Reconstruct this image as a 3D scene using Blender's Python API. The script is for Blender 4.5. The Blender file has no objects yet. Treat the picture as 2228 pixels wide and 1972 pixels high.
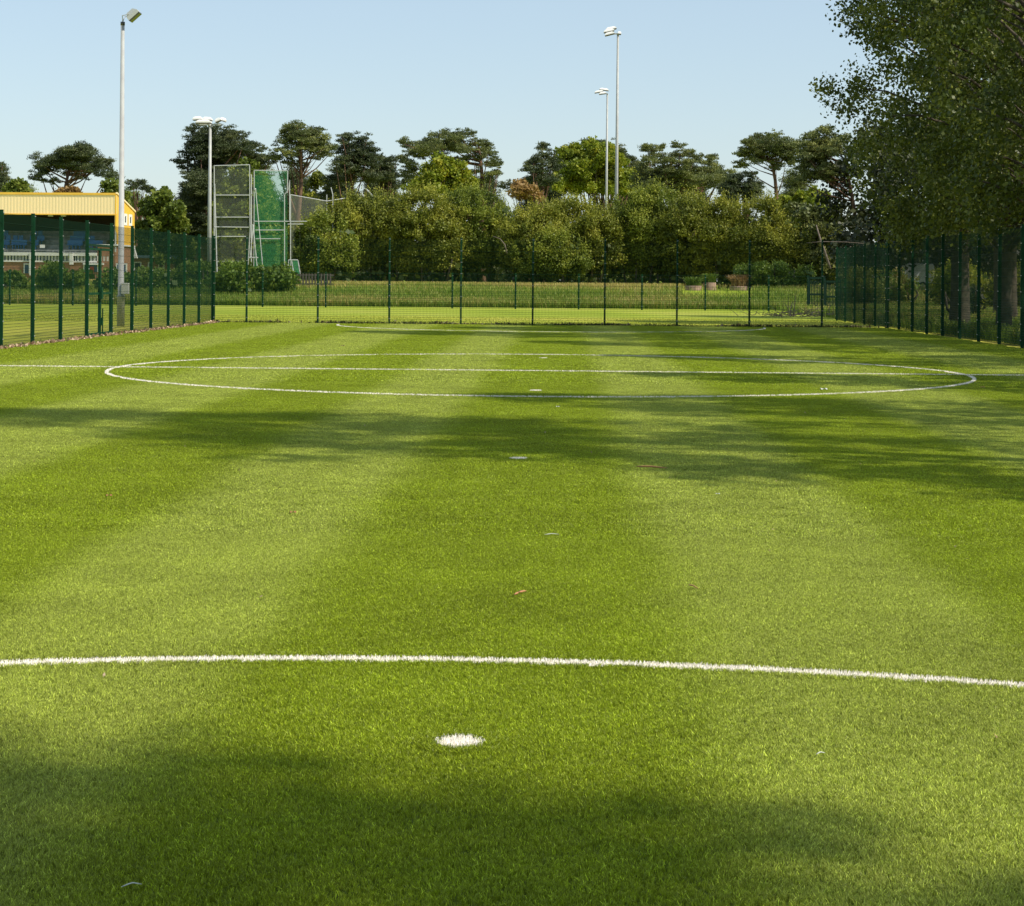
import bpy, math, random
import numpy as np
from mathutils import Vector, Matrix
R = math.radians
# ------------------------------------------------------------------ camera
F, CX, YH, HC, YAW, ROLL = 4192.0, 1082.0, 608.1, 1.61, -0.036, 0.0076
SC = bpy.context.scene
cam_d = bpy.data.cameras.new("camera"); cam = bpy.data.objects.new("camera", cam_d)
SC.collection.objects.link(cam); SC.camera = cam
cam_d.sensor_fit = 'HORIZONTAL'; cam_d.sensor_width = 36; cam_d.lens = 36 * F / 2228
cam_d.shift_x = (1114 - CX) / 2228; cam_d.shift_y = -(986 - YH) / 2228
cam_d.clip_start = .1; cam_d.clip_end = 6000
cam.matrix_world = Matrix.Translation((0, 0, HC)) @ Matrix.Rotation(-YAW, 4, 'Z') @ Matrix.Rotation(R(90), 4, 'X') @ Matrix.Rotation(ROLL, 4, 'Z')
# ------------------------------------------------------------------ light
SUN_EL, SUN_AZ = R(46), math.atan2(-0.38, 0.925)       # azimuth as angle from +X
sdir = Vector((math.cos(SUN_EL) * math.cos(SUN_AZ), math.cos(SUN_EL) * math.sin(SUN_AZ), math.sin(SUN_EL)))
W = bpy.data.worlds.new("World"); SC.world = W; W.use_nodes = True
wn = W.node_tree; bg = wn.nodes['Background']
sky = wn.nodes.new('ShaderNodeTexSky'); sky.sky_type = 'NISHITA'; sky.sun_disc = False
sky.sun_elevation = SUN_EL; sky.sun_rotation = math.atan2(sdir.x, sdir.y)
sky.air_density = 1.0; sky.dust_density = 0.7; sky.ozone_density = 1.6
skm = wn.nodes.new('ShaderNodeMix'); skm.data_type = 'RGBA'; skm.inputs[0].default_value = .45; skm.inputs[7].default_value = (3.9, 4.75, 5.3, 1)   # thin even summer haze over the whole sky
wn.links.new(sky.outputs[0], skm.inputs[6]); wn.links.new(skm.outputs[2], bg.inputs[0]); bg.inputs[1].default_value = 0.12
sl = bpy.data.lights.new("sun", 'SUN'); sl.energy = 4.2; sl.angle = R(0.7); sl.color = (1, .93, .80)
so = bpy.data.objects.new("sun", sl); SC.collection.objects.link(so)
so.rotation_euler = (-sdir).to_track_quat('-Z', 'Y').to_euler(); so.location = (60, -30, 80)
SC.view_settings.view_transform = 'Standard'; SC.view_settings.look = 'None'
SC.view_settings.exposure = 0.35; SC.view_settings.gamma = 1
SC.cycles.max_bounces = 6; SC.cycles.transparent_max_bounces = 8

C = SC.collection
def P(px, py, Y):
    "a point of the place seen at source pixel px,py and standing at depth Y"
    c, s = math.cos(ROLL), math.sin(ROLL); dx, dy = px - CX, py - YH
    u, v = c * dx + s * dy, -s * dx + c * dy
    cy, sy = math.cos(YAW), math.sin(YAW)
    z = Y / (cy - sy * u / F)
    return Vector((cy * z * u / F + sy * z, Y, HC - z * v / F))
def mpp(Y): return Y / F        # metres per source pixel
# ------------------------------------------------------------------ materials
def mat(name, col, rough=.7, metal=0, spec=.5, noise=None, bump=None, trans=0):
    m = bpy.data.materials.new(name); m.use_nodes = True; nt = m.node_tree; b = nt.nodes['Principled BSDF']
    b.inputs['Base Color'].default_value = (*col, 1); b.inputs['Roughness'].default_value = rough
    b.inputs['Metallic'].default_value = metal; b.inputs['Specular IOR Level'].default_value = spec
    if noise:
        col2, sc, det = noise
        g = nt.nodes.new('ShaderNodeNewGeometry'); n = nt.nodes.new('ShaderNodeTexNoise')
        n.inputs['Scale'].default_value = sc; n.inputs['Detail'].default_value = det; nt.links.new(g.outputs['Position'], n.inputs['Vector'])
        r = nt.nodes.new('ShaderNodeMapRange'); r.inputs[1].default_value = .35; r.inputs[2].default_value = .65
        nt.links.new(n.outputs['Fac'], r.inputs[0])
        x = nt.nodes.new('ShaderNodeMix'); x.data_type = 'RGBA'; x.inputs[6].default_value = (*col, 1); x.inputs[7].default_value = (*col2, 1)
        nt.links.new(r.outputs[0], x.inputs[0]); nt.links.new(x.outputs[2], b.inputs['Base Color'])
        if bump:
            bp = nt.nodes.new('ShaderNodeBump'); bp.inputs['Strength'].default_value = bump
            nt.links.new(n.outputs['Fac'], bp.inputs['Height']); nt.links.new(bp.outputs[0], b.inputs['Normal'])
    return m
def leafmat(name, dark, mid, light, trans=.3, nscale=.5, rough=.55, spec=.35):
    m = bpy.data.materials.new(name); m.use_nodes = True; nt = m.node_tree; L = nt.links
    b = nt.nodes['Principled BSDF']; out = nt.nodes['Material Output']
    at = nt.nodes.new('ShaderNodeAttribute'); at.attribute_name = 'tone'
    g = nt.nodes.new('ShaderNodeNewGeometry'); n = nt.nodes.new('ShaderNodeTexNoise'); n.inputs['Scale'].default_value = nscale
    n.inputs['Detail'].default_value = 2; L.new(g.outputs['Position'], n.inputs['Vector'])
    a = nt.nodes.new('ShaderNodeMath'); a.operation = 'MULTIPLY_ADD'; a.inputs[1].default_value = 1.1; a.inputs[2].default_value = -.55
    L.new(n.outputs['Fac'], a.inputs[0])
    s = nt.nodes.new('ShaderNodeMath'); s.operation = 'ADD'; L.new(a.outputs[0], s.inputs[0]); L.new(at.outputs['Fac'], s.inputs[1])
    cr = nt.nodes.new('ShaderNodeValToRGB'); e = cr.color_ramp.elements
    e[0].position = .1; e[0].color = (*dark, 1); e[1].position = .95; e[1].color = (*light, 1)
    k = e.new(.5); k.color = (*mid, 1)
    L.new(s.outputs[0], cr.inputs[0]); L.new(cr.outputs[0], b.inputs['Base Color'])
    b.inputs['Roughness'].default_value = rough; b.inputs['Specular IOR Level'].default_value = spec
    t = nt.nodes.new('ShaderNodeBsdfTranslucent'); mx = nt.nodes.new('ShaderNodeMixShader'); mx.inputs[0].default_value = trans
    L.new(cr.outputs[0], t.inputs[0]); L.new(b.outputs[0], mx.inputs[1]); L.new(t.outputs[0], mx.inputs[2]); L.new(mx.outputs[0], out.inputs[0])
    return m
M = {}
M['steel'] = mat('galvanised steel', (.44, .45, .43), .55, .1, .3, ((.38, .38, .37), 3, 3))
M['steel_light'] = mat('pale steel', (.50, .51, .49), .45, .1, .4)
M['glass_dark'] = mat('lamp glass', (.05, .055, .05), .12, 0, .6)
M['lamp_under'] = mat('lamp underside', (.14, .12, .11), .5)
M['green_paint'] = mat('green powder coat', (.007, .052, .020), .6, 0, .15, ((.005, .038, .015), 6, 3))
M['green_wire'] = mat('green wire', (.005, .030, .014), .6, 0, .15)
M['white_paint'] = mat('white paint', (.78, .77, .73), .5)
M['white_fibre'] = mat('white turf fibre', (.88, .83, .74), .6, 0, .3)
M['yellow_sheet'] = mat('yellow sheet', (.95, .74, .42), .45)
M['yellow_gable'] = mat('yellow gable', (.88, .52, .07), .5, 0, .4, ((.80, .46, .06), .8, 3))
M['brick'] = mat('brick', (.36, .19, .11), .85, 0, .2, ((.27, .14, .09), 4, 4))
M['concrete'] = mat('concrete', (.46, .43, .39), .9, 0, .2, ((.26, .24, .21), 2, 4), .3)
M['red_dark'] = mat('dark red soffit', (.07, .02, .012), .7)
M['blue_seat'] = mat('blue plastic', (.05, .17, .42), .4)
M['blue_door'] = mat('blue door paint', (.03, .07, .16), .4)
M['slate'] = mat('blue grey roof', (.07, .11, .15), .6)
M['red_cloth'] = mat('red poster print', (.35, .05, .03), .6)
M['dark_glass'] = mat('window glass', (.03, .035, .04), .08, 0, .7)
M['interior'] = mat('stand interior', (.045, .04, .035), .9)
M['bark'] = mat('grey bark', (.12, .10, .075), .95, 0, .1, ((.06, .05, .04), 5, 5), .6)
M['bark_pine'] = mat('reddish pine bark', (.20, .115, .075), .95, 0, .1, ((.09, .06, .045), 4, 5), .6)
M['dead_wood'] = mat('grey dead wood', (.22, .18, .15), .9, 0, .1, ((.13, .10, .08), 5, 4), .4)
M['planter'] = mat('pinkish concrete', (.42, .28, .22), .9, 0, .2, ((.3, .2, .16), 5, 4), .3)
M['white_van'] = mat('white van paint', (.75, .76, .78), .25)
M['tyre'] = mat('tyre', (.02, .02, .02), .8)
M['gate_paint'] = mat('dark green gate paint', (.006, .028, .018), .6, 0, .2)
M['old_fence'] = mat('weathered dark wood', (.10, .085, .07), .9)
# leaves
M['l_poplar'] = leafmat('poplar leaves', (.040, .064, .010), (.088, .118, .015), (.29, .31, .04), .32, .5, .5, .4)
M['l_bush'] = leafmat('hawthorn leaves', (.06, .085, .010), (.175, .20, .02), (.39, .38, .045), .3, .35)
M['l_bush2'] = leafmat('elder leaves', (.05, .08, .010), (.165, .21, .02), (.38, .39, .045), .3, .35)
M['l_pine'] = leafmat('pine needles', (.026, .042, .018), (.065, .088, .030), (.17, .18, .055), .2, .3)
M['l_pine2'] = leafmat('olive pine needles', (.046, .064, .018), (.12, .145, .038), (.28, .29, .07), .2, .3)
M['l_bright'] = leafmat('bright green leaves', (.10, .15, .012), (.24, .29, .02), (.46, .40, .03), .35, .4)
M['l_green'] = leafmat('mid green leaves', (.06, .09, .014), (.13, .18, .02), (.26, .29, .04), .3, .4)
M['l_orange'] = leafmat('orange leaves', (.20, .12, .03), (.32, .20, .06), (.48, .32, .12), .3, .4)
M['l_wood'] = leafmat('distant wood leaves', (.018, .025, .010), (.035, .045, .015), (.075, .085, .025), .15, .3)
M['l_hedge'] = leafmat('hedge leaves', (.055, .10, .012), (.12, .19, .02), (.24, .30, .04), .3, .6)
M['l_meadow'] = leafmat('long grass', (.085, .16, .014), (.20, .29, .028), (.52, .38, .13), .35, .12)
M['l_field'] = leafmat('field grass', (.14, .20, .018), (.28, .33, .035), (.50, .44, .10), .35, .12)
M['l_straw'] = leafmat('dry plants', (.22, .13, .05), (.33, .20, .08), (.40, .27, .12), .3, .5)
M['l_dry'] = leafmat('dry brown leaves', (.18, .10, .05), (.40, .26, .15), (.66, .50, .33), .1, 2)
# ------------------------------------------------------------------ object helpers
def tag(o, label=None, cat=None, group=None, kind=None):
    if label: o['label'] = label
    if cat: o['category'] = cat
    if group: o['group'] = group
    if kind: o['kind'] = kind
    return o
def empty(name, loc, label, cat, group=None, rz=0):
    o = bpy.data.objects.new(name, None); C.objects.link(o); o.location = loc; o.rotation_euler.z = rz
    o.empty_display_size = .3
    return tag(o, label, cat, group)
def link(name, me, parent=None, loc=None):
    o = bpy.data.objects.new(name, me); C.objects.link(o)
    if parent is not None:
        o.parent = parent
    if loc is not None: o.location = loc
    return o
class MB:
    "collects shapes in world coordinates; build() links them as one mesh object, relative to its parent"
    def __init__(s): s.v = []; s.f = []; s.mi = []; s.cur = 0
    def add(s, vs, fs):
        b = len(s.v); s.v += [tuple(p) for p in vs]
        for f in fs: s.f.append([b + i for i in f]); s.mi.append(s.cur)
        return s
    def box(s, x0, y0, z0, x1, y1, z1, M_=None):
        vs = [Vector((x, y, z)) for z in (z0, z1) for y in (y0, y1) for x in (x0, x1)]
        if M_ is not None: vs = [M_ @ v for v in vs]
        return s.add(vs, [(0, 2, 3, 1), (4, 5, 7, 6), (0, 1, 5, 4), (2, 6, 7, 3), (0, 4, 6, 2), (1, 3, 7, 5)])
    def bar(s, a, b, w, n=4, w2=None, caps=True):
        a, b = Vector(a), Vector(b); d = (b - a); 
        if d.length < 1e-6: return s
        d.normalize(); up = Vector((0, 0, 1)) if abs(d.z) < .95 else Vector((1, 0, 0))
        s1 = d.cross(up).normalized(); s2 = d.cross(s1)
        w2 = w if w2 is None else w2; vs = []
        for p, r in ((a, w), (b, w2)):
            for k in range(n):
                t = 2 * math.pi * (k + .5) / n; vs.append(p + s1 * (r * math.cos(t)) + s2 * (r * math.sin(t)))
        fs = [(k, (k + 1) % n, n + (k + 1) % n, n + k) for k in range(n)]
        if caps: fs += [tuple(range(n))[::-1], tuple(range(n, 2 * n))]
        return s.add(vs, fs)
    def tube(s, pts, rs, n=8):
        pts = [Vector(p) for p in pts]; vs = []; fs = []
        for i, p in enumerate(pts):
            d = (pts[min(i + 1, len(pts) - 1)] - pts[max(i - 1, 0)]).normalized()
            up = Vector((0, 1, 0)) if abs(d.y) < .9 else Vector((1, 0, 0))
            s1 = d.cross(up).normalized(); s2 = d.cross(s1)
            for k in range(n):
                t = 2 * math.pi * k / n; vs.append(p + s1 * (rs[i] * math.cos(t)) + s2 * (rs[i] * math.sin(t)))
        for i in range(len(pts) - 1):
            for k in range(n): fs.append((i * n + k, i * n + (k + 1) % n, (i + 1) * n + (k + 1) % n, (i + 1) * n + k))
        fs += [tuple(range(n))[::-1], tuple(range((len(pts) - 1) * n, len(pts) * n))]
        return s.add(vs, fs)
    def prism(s, poly, fn0, fn1):
        n = len(poly); vs = [fn0(p) for p in poly] + [fn1(p) for p in poly]
        return s.add(vs, [tuple(range(n))[::-1], tuple(range(n, 2 * n))] + [(k, (k + 1) % n, n + (k + 1) % n, n + k) for k in range(n)])
    def build(s, name, mats, parent=None, smooth=False, bevel=0):
        me = bpy.data.meshes.new(name)
        off = Vector((0, 0, 0))
        if parent is not None:
            p = parent
            while p is not None: off = off + p.location; p = p.parent
        me.from_pydata([tuple(Vector(v) - off) for v in s.v], [], s.f)
        for m in (mats if isinstance(mats, (list, tuple)) else [mats]): me.materials.append(m)
        me.polygons.foreach_set('material_index', s.mi)
        if smooth: me.polygons.foreach_set('use_smooth', [True] * len(me.polygons))
        me.update()
        o = link(name, me, parent)
        if bevel:
            bv = o.modifiers.new('bevel', 'BEVEL'); bv.width = bevel; bv.segments = 2; bv.limit_method = 'ANGLE'
        return o
def dup(root, loc):
    r = root.copy(); C.objects.link(r); r.location = loc
    for ch in list(root.children):
        c = ch.copy(); C.objects.link(c); c.parent = r
        for g in list(ch.children):
            d = g.copy(); C.objects.link(d); d.parent = c
    return r
def quadmesh(name, V, material, tone=None, nper=4):
    "V: (N, nper, 3) array, each row one face"
    N = len(V); me = bpy.data.meshes.new(name)
    me.vertices.add(N * nper); me.vertices.foreach_set('co', np.ascontiguousarray(V, dtype=np.float32).reshape(-1))
    me.loops.add(N * nper); me.loops.foreach_set('vertex_index', np.arange(N * nper, dtype=np.int32))
    me.polygons.add(N); me.polygons.foreach_set('loop_start', np.arange(0, N * nper, nper, dtype=np.int32))
    try: me.polygons.foreach_set('loop_total', np.full(N, nper, dtype=np.int32))
    except Exception: pass
    me.update(calc_edges=True)
    if tone is not None:
        a = me.attributes.new('tone', 'FLOAT', 'FACE'); a.data.foreach_set('value', tone.astype(np.float32))
    me.materials.append(material)
    return me
def leaves(rng, centres, radii, n_per_m2, size, aspect=.6, flat=.0, shell=.55, up=0., stretch=1., tvar=.10):
    "leaf quads scattered through ellipsoid clumps: centres (k,3), radii (k,3)"
    out = []; tones = []
    for c, r in zip(centres, radii):
        area = 4 * math.pi * ((r[0] * r[1]) ** 1.6 / 3 + (r[0] * r[2]) ** 1.6 / 3 + (r[1] * r[2]) ** 1.6 / 3) ** (1 / 1.6)
        n = max(6, int(area * n_per_m2))
        d = rng.normal(size=(n, 3)); d /= np.linalg.norm(d, axis=1)[:, None]
        if flat: d[:, 2] = np.where(d[:, 2] < 0, d[:, 2] * flat, d[:, 2])
        rad = shell + (1 - shell) * rng.random(n) ** .7; rad *= 1 + np.clip(.26 * rng.normal(size=n), -.5, .34)
        p = np.array(c) + d * rad[:, None] * np.array(r)
        out.append(p); tones.append(.35 + .3 * rng.random(n) + tvar * rng.normal())
    p = np.concatenate(out); tone = np.concatenate(tones); n = len(p)
    return leafquads(rng, p, size, aspect, up), tone
def leafquads(rng, p, size, aspect=.6, up=0.):
    n = len(p)
    a = rng.normal(size=(n, 3)); a[:, 2] += up * 2; a /= np.linalg.norm(a, axis=1)[:, None]
    b = rng.normal(size=(n, 3)); b -= a * (a * b).sum(1)[:, None]; b /= np.linalg.norm(b, axis=1)[:, None]
    s = size * (.6 + .8 * rng.random(n))[:, None]
    a = a * s * .5; b = b * s * .5 * aspect
    V = np.stack([p - a, p + b * 1.0 - a * .1, p + a, p - b * 1.0 - a * .1], 1)
    return V
def limbs(mb, base, targets, r0, rng, n=5):
    for t in targets:
        t = Vector(t); b = Vector(base(t)); mid = b.lerp(t, .5) + Vector((rng.normal() * .1, rng.normal() * .1, -.06 * (t - b).length))
        pts = [b, b.lerp(mid, .55), mid, mid.lerp(t, .6), t]
        rr = r0 * min(1, max(.25, (t - b).length / 6))
        mb.tube(pts, [rr, rr * .8, rr * .6, rr * .4, rr * .15], n)
def ground_z(x, y):
    t = min(1, max(0, (y - 108) / 26)); t = t * t * (3 - 2 * t)
    return 1.0 * t

def tree_px(name, label, Y, trunk, tr, blobs, lm, bark, seed, group=None, depth=None, dens=72, leaf=.21, aspect=.34, flat=.45, copies=2, up=0., cat='tree', zsc=1.0, gz=None):
    "a tree at depth Y; crown clumps listed where they are seen (px, py, rx, ry), spread through the crown's own depth"
    rng = np.random.default_rng(seed); k = mpp(Y)
    gz = ground_z(0, Y) if gz is None else gz
    tp = [P(a, b, Y) for a, b in trunk]
    base = Vector((tp[-1].x, Y, gz))
    root = empty(name, base, label, cat, group)
    blobs = [(b[0], b[1], b[2] * 1.12, b[3] * 1.3) for b in blobs] if lm in (M['l_pine'], M['l_pine2']) else blobs; xs = [b[0] for b in blobs]; W_ = (max(xs) - min(xs)) * k
    depth = depth if depth is not None else max(1.2, W_ * .38)
    cs = []; rs = []
    for (px, py, rx, ry) in blobs:
        c = P(px, py, Y)
        for q in range(copies):
            oy = rng.normal() * depth * .6 if q else rng.uniform(-.5, .5) * depth
            sc = rng.uniform(.75, 1.05) if q else 1
            # several small tufts inside each clump give a broken outline
            m = max(9, int(rx * ry * k * k * 15))
            for _ in range(m):
                d = rng.normal(size=3); d /= np.linalg.norm(d); d *= rng.uniform(.3, 1.12)
                cs.append((c.x + d[0] * rx * k * sc + (rng.normal() * rx * k * .15 if q else 0), Y + oy + d[1] * rx * k, c.z + d[2] * ry * k * sc * zsc))
                r_ = rng.uniform(.24, .50) * max(.8, math.sqrt(rx * ry) * k * 1.1)
                rs.append((r_ * 1.15, r_ * 1.15, r_ * .62 if flat else r_))
    V, tone = leaves(rng, cs, rs, dens * .62, leaf, aspect, flat, .4, up)
    V = V - np.array(base)
    me = quadmesh('crown', V, lm, tone); link('crown', me, root)
    mb = MB(); pts = tp + ([base] if (tp[-1] - base).length > .05 else [])
    pts = pts[::-1]; n = len(pts); mb.tube(pts, [tr * (1 - .65 * i / (n - 1)) for i in range(n)], 8)
    tgt = [cs[int(i)] for i in rng.choice(len(cs), min(len(cs), 26), replace=False)]
    def bs(t):
        best = min(((p - t).length + max(0, p.z - t.z) * 2, i) for i, p in enumerate(pts))[1]
        i = max(1, best); f = rng.uniform(0, 1); return pts[i - 1].lerp(pts[i], f)
    limbs(mb, bs, tgt, tr * .42, rng)
    mb.build('trunk', bark, root, True)
    return root
# ------------------------------------------------------------------ ground
def grid(name, xs, ys, zf, m):
    V = [(x, y, zf(x, y)) for y in ys for x in xs]; nx = len(xs)
    Fs = [(j * nx + i, j * nx + i + 1, (j + 1) * nx + i + 1, (j + 1) * nx + i) for j in range(len(ys) - 1) for i in range(nx - 1)]
    me = bpy.data.meshes.new(name); me.from_pydata(V, [], Fs); me.materials.append(m); me.polygons.foreach_set('use_smooth', [True] * len(Fs))
    return link(name, me)
def field_material():
    m = bpy.data.materials.new('mown field'); m.use_nodes = True; nt = m.node_tree; L = nt.links; b = nt.nodes['Principled BSDF']
    g = nt.nodes.new('ShaderNodeNewGeometry')
    def noise(sc, det, vec=None, stretch=None):
        n = nt.nodes.new('ShaderNodeTexNoise'); n.inputs['Scale'].default_value = sc; n.inputs['Detail'].default_value = det
        if stretch:
            mp = nt.nodes.new('ShaderNodeMapping'); mp.inputs['Scale'].default_value = stretch; L.new(g.outputs['Position'], mp.inputs['Vector']); L.new(mp.outputs[0], n.inputs['Vector'])
        else: L.new(g.outputs['Position'], n.inputs['Vector'])
        return n
    n1 = noise(.12, 5, stretch=(1, .5, 1)); n2 = noise(9, 5)
    mx = nt.nodes.new('ShaderNodeMath'); mx.operation = 'MULTIPLY_ADD'; mx.inputs[1].default_value = .45; L.new(n2.outputs['Fac'], mx.inputs[0]); L.new(n1.outputs['Fac'], mx.inputs[2])
    cr = nt.nodes.new('ShaderNodeValToRGB'); e = cr.color_ramp.elements
    e[0].position = .42; e[0].color = (.21, .26, .022, 1); e[1].position = .98; e[1].color = (.55, .49, .10, 1); k = e.new(.68); k.color = (.38, .41, .04, 1)
    L.new(mx.outputs[0], cr.inputs[0])
    # the strip next to the pitch is coloured paler than the field beyond
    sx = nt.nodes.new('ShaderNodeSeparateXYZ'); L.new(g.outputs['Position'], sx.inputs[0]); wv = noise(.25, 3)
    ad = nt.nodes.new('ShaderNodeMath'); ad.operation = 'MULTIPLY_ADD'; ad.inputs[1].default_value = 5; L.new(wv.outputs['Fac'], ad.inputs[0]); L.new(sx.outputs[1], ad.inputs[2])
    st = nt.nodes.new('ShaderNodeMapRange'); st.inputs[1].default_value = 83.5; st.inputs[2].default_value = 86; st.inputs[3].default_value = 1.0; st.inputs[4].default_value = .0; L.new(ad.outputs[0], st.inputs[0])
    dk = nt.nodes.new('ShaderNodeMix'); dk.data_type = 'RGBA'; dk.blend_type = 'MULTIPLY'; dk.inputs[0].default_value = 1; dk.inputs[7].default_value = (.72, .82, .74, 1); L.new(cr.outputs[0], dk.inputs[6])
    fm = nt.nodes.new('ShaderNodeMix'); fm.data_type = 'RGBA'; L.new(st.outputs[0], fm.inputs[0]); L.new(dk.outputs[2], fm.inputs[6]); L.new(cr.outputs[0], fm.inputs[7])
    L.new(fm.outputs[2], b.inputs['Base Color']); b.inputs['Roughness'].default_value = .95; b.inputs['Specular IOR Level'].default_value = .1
    bp = nt.nodes.new('ShaderNodeBump'); bp.inputs['Strength'].default_value = .6; bp.inputs['Distance'].default_value = .05; L.new(n2.outputs['Fac'], bp.inputs['Height']); L.new(bp.outputs[0], b.inputs['Normal'])
    return m
gx = [-1500, -400] + list(range(-120, 121, 8)) + [400, 1500]; gy = [-200, -40] + list(range(0, 200, 3)) + [260, 500, 2500]
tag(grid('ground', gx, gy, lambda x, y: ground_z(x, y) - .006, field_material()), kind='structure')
# the artificial pitch: backing sheet under the fibres
XL, XR, ZF = -12.5, 11.26, 67.65
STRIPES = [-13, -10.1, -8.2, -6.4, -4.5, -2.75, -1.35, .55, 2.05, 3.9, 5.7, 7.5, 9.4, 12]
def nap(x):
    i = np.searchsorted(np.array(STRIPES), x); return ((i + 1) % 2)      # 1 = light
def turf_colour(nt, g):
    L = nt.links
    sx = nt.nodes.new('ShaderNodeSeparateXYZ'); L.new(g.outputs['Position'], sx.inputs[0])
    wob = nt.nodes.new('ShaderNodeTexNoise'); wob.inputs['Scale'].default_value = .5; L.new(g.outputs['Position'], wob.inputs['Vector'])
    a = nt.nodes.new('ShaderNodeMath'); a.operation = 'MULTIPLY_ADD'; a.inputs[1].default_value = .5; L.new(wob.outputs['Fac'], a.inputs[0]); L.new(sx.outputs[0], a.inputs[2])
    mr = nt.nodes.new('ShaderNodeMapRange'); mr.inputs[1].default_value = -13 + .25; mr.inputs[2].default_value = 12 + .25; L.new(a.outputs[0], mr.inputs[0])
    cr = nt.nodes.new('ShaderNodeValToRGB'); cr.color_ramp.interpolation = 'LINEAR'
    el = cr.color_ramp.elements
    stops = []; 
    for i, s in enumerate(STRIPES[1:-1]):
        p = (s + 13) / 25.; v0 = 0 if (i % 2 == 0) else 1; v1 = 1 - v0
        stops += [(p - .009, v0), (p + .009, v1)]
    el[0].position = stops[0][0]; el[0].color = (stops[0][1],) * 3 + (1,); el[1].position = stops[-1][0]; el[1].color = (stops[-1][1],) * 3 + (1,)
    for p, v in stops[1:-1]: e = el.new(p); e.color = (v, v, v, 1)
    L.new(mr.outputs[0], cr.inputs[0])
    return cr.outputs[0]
def turf_mat(name, dark, light, blade):
    m = bpy.data.materials.new(name); m.use_nodes = True; nt = m.node_tree; L = nt.links; b = nt.nodes['Principled BSDF']; out = nt.nodes['Material Output']
    g = nt.nodes.new('ShaderNodeNewGeometry'); st = turf_colour(nt, g)
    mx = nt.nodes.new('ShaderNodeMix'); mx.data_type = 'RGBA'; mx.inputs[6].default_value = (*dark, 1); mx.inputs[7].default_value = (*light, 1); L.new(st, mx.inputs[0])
    n = nt.nodes.new('ShaderNodeTexNoise'); n.inputs['Scale'].default_value = .9; n.inputs['Detail'].default_value = 6; n.inputs['Roughness'].default_value = .7; L.new(g.outputs['Position'], n.inputs['Vector'])
    mr = nt.nodes.new('ShaderNodeMapRange'); mr.inputs[1].default_value = .3; mr.inputs[2].default_value = .7; mr.inputs[3].default_value = .84; mr.inputs[4].default_value = 1.16; L.new(n.outputs['Fac'], mr.inputs[0])
    if blade:
        oi = nt.nodes.new('ShaderNodeAttribute'); oi.attribute_name = 'tone'
        r2 = nt.nodes.new('ShaderNodeMapRange'); r2.clamp = False; r2.inputs[3].default_value = .38; r2.inputs[4].default_value = 1.55; L.new(oi.outputs['Fac'], r2.inputs[0])
        mm = nt.nodes.new('ShaderNodeMath'); mm.operation = 'MULTIPLY'; L.new(mr.outputs[0], mm.inputs[0]); L.new(r2.outputs[0], mm.inputs[1]); fac = mm.outputs[0]
    else: fac = mr.outputs[0]
    vm = nt.nodes.new('ShaderNodeVectorMath'); vm.operation = 'SCALE'; L.new(mx.outputs[2], vm.inputs[0]); L.new(fac, vm.inputs['Scale'])
    L.new(vm.outputs[0], b.inputs['Base Color'])
    b.inputs['Roughness'].default_value = .45 if blade else .9; b.inputs['Specular IOR Level'].default_value = .3 if blade else .1
    if blade:
        t = nt.nodes.new('ShaderNodeBsdfTranslucent'); ms = nt.nodes.new('ShaderNodeMixShader'); ms.inputs[0].default_value = .3
        L.new(vm.outputs[0], t.inputs[0]); L.new(b.outputs[0], ms.inputs[1]); L.new(t.outputs[0], ms.inputs[2]); L.new(ms.outputs[0], out.inputs[0])
    return m
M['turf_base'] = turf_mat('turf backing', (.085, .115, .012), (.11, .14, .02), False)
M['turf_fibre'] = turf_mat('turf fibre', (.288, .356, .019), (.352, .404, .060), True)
mb = MB(); mb.add([(XL + .05, -6, .001), (XR - .05, -6, .001), (XR - .05, ZF - .05, .001), (XL + .05, ZF - .05, .001)], [(0, 1, 2, 3)])
tag(mb.build('turf_pitch', M['turf_base']), kind='structure')
# markings: (distance function, half width)
CCX, CCY, CR = -.48, 33.6, 7.38
ARCS = [(-.5, 0.1, 7.975, .043), (-.54, 66.08, 7.28, .03), (CCX, CCY, CR, .03)]
SPOTS = []
for (px, py) in ((1000, 1623), (1128, 1001), (1165, 852.8), (1182, 781.3)):
    p0 = P(px, py, 10); d = p0 - Vector((0, 0, HC)); t = HC / -d.z; SPOTS.append((d.x * t, d.y * t))
HALF_A = P(0, 797, 33.66).x
def half_y(x): return 33.66 + 0 * x
def line_dist(x, y):
    "signed clearance to the nearest marking edge (negative inside)"
    d = np.full(np.shape(x), 9.)
    for cx, cy, r, w in ARCS: d = np.minimum(d, np.abs(np.hypot(x - cx, y - cy) - r) - w)
    d = np.minimum(d, np.abs(y - 33.66) - .03)
    for sx, sy in SPOTS: d = np.minimum(d, np.hypot(x - sx, y - sy) - .08)
    return d
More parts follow.
